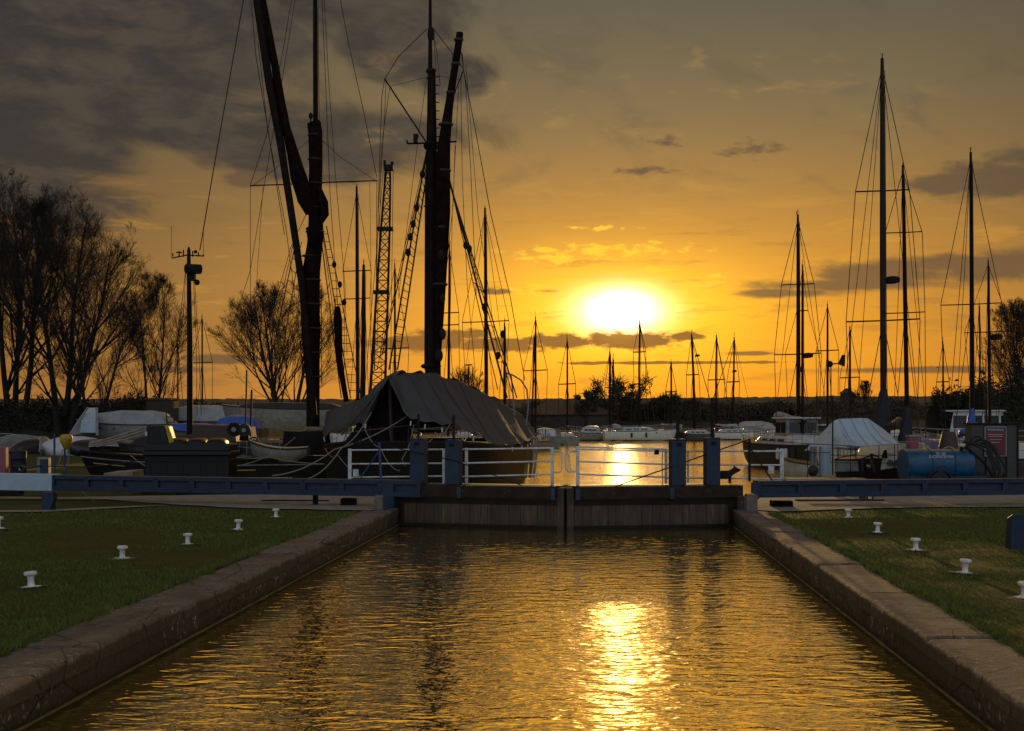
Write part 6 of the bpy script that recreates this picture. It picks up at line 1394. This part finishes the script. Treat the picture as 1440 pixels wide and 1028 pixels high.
class Tri:
    def __init__(s): s.v = []; s.f = []
def bare_tree(label, px, base_y, top_y, spread_px, d, seed, stems=1, depth=6, group='bare winter trees', z0=0.0, trunk_w=None, lean=0.0, twig=1.0, name='bare_tree', limit=30000, open_=1.0):
    """branches are grown level by level towards points spread through an egg-shaped crown"""
    rg = random.Random(seed); H = (HY-top_y)/F*d+EYE-z0; SP = spread_px*1.18/F*d/2
    root = thing(name, label, 'tree', ((px-CX)/F*d, d, z0), group)
    tr = MB(); br = MB(); r0 = (trunk_w or spread_px*.05)*d/F/2; mn = .0065*twig*d/110
    def env(z):
        t = min(1, max(0, z/H)); return SP*max(0, math.sin(PI*t**.72))**.62
    queue = []
    for s in range(stems):
        a = 2*PI*s/max(1, stems)+rg.uniform(-.5, .5); t = rg.uniform(.05, .26) if stems > 1 else 0
        dv = Vector((math.cos(a)*math.sin(t)+lean, math.sin(a)*math.sin(t), math.cos(t)))
        queue.append((Vector((math.cos(a)*.25*(stems > 1), math.sin(a)*.25*(stems > 1), -.2)), dv, H*rg.uniform(.80, .97), r0*(1 if stems == 1 else .72), 0))
    cnt = 0
    while queue and cnt < limit:
        p, dv, L, r, lvl = queue.pop(0); cnt += 1
        lim = rg.uniform(.75, 1.22); n = (9, 7, 5, 4, 3, 2, 2)[lvl]; pts = [p.copy()]; rad = [max(r, mn)]; q = p.copy(); dv = dv.normalized()
        for i in range(n):
            wob = (.06, .07, .08, .09, .10, .1, .1)[lvl]
            out = Vector((q.x, q.y, 0)); out = out.normalized() if out.length > .1 else Vector((0, 0, 0))
            dv = (dv+Vector((rg.uniform(-wob, wob), rg.uniform(-wob, wob), rg.uniform(-.04, .07)+(.05 if lvl in (1, 2) else .01)))).normalized()
            q = q+dv*(L/n); t = (i+1)/n; rr = r*(1-.86*t) if lvl < 2 else r*(1-.7*t); pts.append(q.copy()); rad.append(max(rr, mn*.8))
            if math.hypot(q.x, q.y) > env(q.z)*lim and i > 0: break
            if q.z > H*1.02: break
        (tr if lvl == 0 else br).tube(pts, rad, (7, 5, 4, 3, 3, 3, 3)[lvl], cap=False)
        if lvl+1 >= depth: continue
        m = len(pts)-1; nk = int((15, 8, 7, 4, 2, 2)[lvl]*open_+.5)
        for k in range(nk):
            t = rg.uniform(.16 if lvl == 0 else .12, 1.0); f = t*m; i = min(int(f), m-1); kp = pts[i].lerp(pts[i+1], f-i); kd = (pts[i+1]-pts[i]).normalized(); kr = rad[i]*(1-(f-i))+rad[i+1]*(f-i)
            a = rg.uniform(0, 2*PI); tilt = rg.uniform(.4, .95) if lvl == 0 else rg.uniform(.3, .75)
            u = kd.orthogonal().normalized(); v = kd.cross(u); sd_ = u*math.cos(a)+v*math.sin(a)
            nd = (kd*math.cos(tilt)+sd_*math.sin(tilt)+Vector((0, 0, .12))).normalized()
            if lvl == 0: Lk = max(env(kp.z)*rg.uniform(.9, 1.35)/max(.35, math.sin(tilt+.1)), L*.10); Lk = min(Lk, H*.5*(1.15-t*.6))
            else: Lk = L*rg.uniform(.34, .68)*(1.1-.4*t)
            if Lk < H*.012: continue
            queue.append((kp, nd, Lk, min(kr*rg.uniform(.36, .6), r*.5), lvl+1))
    build(tr, 'trunk', M['bark'], root); build(br, 'crown', M['twig'], root)
    return root
TR = [('tallest bare tree at the left edge', 22, 620, 252, 190, 112, 1, 3, 6, 15), ('broad bare tree second from the left edge', 88, 620, 272, 200, 108, 2, 3, 6, 15), ('slender bare tree right of the broad one, near the canvas shelter', 132, 612, 350, 105, 104, 3, 2, 6, 8),
      ('round bare tree between the broad one and the instrument mast', 214, 600, 382, 104, 112, 4, 2, 6, 8), ('spreading bare tree behind the left barge mast', 402, 600, 398, 190, 118, 5, 3, 6, 10), ('bare tree on the right picture edge', 1440, 600, 424, 160, 100, 6, 3, 6, 9),
      ('bare tree half cut off by the left picture edge', -40, 620, 300, 160, 118, 7, 2, 6, 11)]
for (lb, px, by, ty, spx, d, sd_, st_, dp, tw) in TR: bare_tree(lb, px, by, ty, spx, d, sd_, st_, dp, trunk_w=tw)
bare_tree('small bare tree on the far skyline above the pale tent', 1216, 560, 535, 30, 420, 21, 3, 4, z0=4, trunk_w=1.5, twig=1.6, limit=900)
bare_tree('little twiggy tree poking over the tarpaulin', 655, 560, 512, 60, 240, 22, 4, 4, z0=0, trunk_w=2, twig=1.4, limit=1500)
def leafy(label, px, top_y, w_, d, seed, z0=0.0):
    rg = random.Random(seed); H = (HY-top_y)/F*d+EYE-z0; SP = w_/F*d/2; root = thing('leafy_tree', label, 'tree', ((px-CX)/F*d, d, z0), 'dark trees on the far shore')
    mb = MB(); mb.tube([(0, 0, 0), (.1, 0, H*.5)], [.35, .2], 6); cl = []
    for i in range(16):
        c = Vector((rg.uniform(-.8, .8)*SP, rg.uniform(-.5, .5)*SP, H*rg.uniform(.42, .88))); c.x *= (1.15-.6*(c.z/H-.4)); cl.append((c, SP*rg.uniform(.16, .34))); mb.tube([(0, 0, H*.25), (c.x*.5, c.y*.5, c.z*.75), tuple(c)], [.18, .1, .04], 4)
    build(mb, 'trunk', M['bark'], root); mb = MB()
    for (c, r) in cl:
        for _ in range(150):
            v = Vector((rg.gauss(0, 1), rg.gauss(0, 1), rg.gauss(0, .8))).normalized()*r*rg.random()**.35*rg.uniform(.8, 1.35); p = c+v; a = Vector((rg.gauss(0, 1), rg.gauss(0, 1), rg.gauss(0, 1))).normalized()*.28; b = Vector((rg.gauss(0, 1), rg.gauss(0, 1), rg.gauss(0, 1))).normalized()*.2
            mb.poly([p-a, p+b, p+a])
        for _ in range(9):
            v = Vector((rg.gauss(0, .7), rg.gauss(0, .7), abs(rg.gauss(0, 1)))).normalized()*r*1.9; mb.tube([c, c+v], [.06, .03], 3)
    build(mb, 'crown', M['fartree'], root)
leafy('dark rounded tree on the far shore directly under the sun', 858, 530, 68, 268, 31)
leafy('dark ragged tree right of the one under the sun', 893, 526, 62, 272, 32)
leafy('small dark tree left of the one under the sun', 824, 545, 34, 262, 33)
leafy('low dark tree right of the group under the sun', 938, 552, 50, 275, 34)
leafy('small dark bush tree far right of the group under the sun', 965, 558, 40, 280, 35)
leafy('dark tree beside the skyline house', 1204, 550, 20, 560, 36, 2)
# gulls
def gull(px, py, d, label):
    c = P(px, py, d); r = MB(); s = .5; r.tube([(-.12, 0, 0), (.0, 0, .02), (.14, 0, 0)], [.01, .05, .015], 6); r.poly([(0, .04, .02), (-.08, .3, .14), (-.05, .62, .06), (.06, .28, .13)]); r.poly([(0, -.04, .02), (.06, -.28, .13), (-.05, -.62, .06), (-.08, -.3, .14)])
    o = build(r, 'gull', M['iron'], org=(0, 0, 0)); o.location = c; o.rotation_euler = (0, 0, R(60)); prop(o, label, 'bird')
gull(1318, 517, 90, 'gull flying low left of the right edge tree')
gull(765, 441, 160, 'gull in the glow left of the sun')

# ---- yard clutter by the left boats
def drum(px, py, d, col, label):
    a = P(px, py, d); r = thing('oil_drum', label, 'drum', (a.x, a.y, -.02), 'drums in the left yard'); mb = MB(); mb.lathe([(.27, 0), (.29, .02), (.28, .28), (.295, .30), (.28, .32), (.28, .58), (.295, .60), (.28, .62), (.29, .86), (.27, .88)], 18); build(mb, 'drum_body', col, r, smooth=True)
    mb = MB(); mb.lathe([(.26, .881), (.05, .885), (.05, .90)], 12); build(mb, 'lid', M['iron'], r)
drum(26, 668, 52, M['navy'], 'dark drum between the red post and the white square post')
def trestle(px, d, w_, h, label):
    a = P(px, 600, d); r = thing('boat_trestle', label, 'trestle', (a.x, d, -.02), 'timber trestles under the laid up boats')
    for s in (-1, 1):
        for t in (-1, 1): mb = MB(); mb.tube([(s*w_/2*1.15, t*.5, 0), (s*w_/2, 0, h)], .05, 4); build(mb, 'leg', M['brown'], r)
    mb = MB(); mb.box(-w_/2-.1, w_/2+.1, -.08, .08, h-.06, h+.08); build(mb, 'cross_beam', M['brown'], r)
trestle(150, 82, 1.4, .6, 'timber trestle under the left end of the weathered boat')
trestle(208, 82, 1.4, .6, 'timber trestle under the right end of the weathered boat')
trestle(345, 84, 1.5, 1.15, 'timber trestle under the left end of the long pale motor yacht')
trestle(466, 84, 1.5, 1.15, 'timber trestle under the right end of the long pale motor yacht')
def ladder_thing():
    d = 80; a = P(240, 612, d); r = thing('ladder', 'dark ladder leaning on the brown shed', 'ladder', (a.x, d, 0)); t0, t1 = P(239, 612, d), P(232, 564, d+1.5)
    for k in (0, .42): mb = MB(); mb.tube([(t0.x+k, d, 0), (t1.x+k, d+1.5, t1.z)], .04, 4); build(mb, 'rail', M['wallbr'], r, world=True)
    mb = MB()
    for i in range(1, 10): f = i/10; mb.tube([(t0.x+(t1.x-t0.x)*f, d+1.5*f, t1.z*f), (t0.x+.42+(t1.x-t0.x)*f, d+1.5*f, t1.z*f)], .025, 4)
    build(mb, 'rungs', M['wallbr'], r, world=True)
ladder_thing()
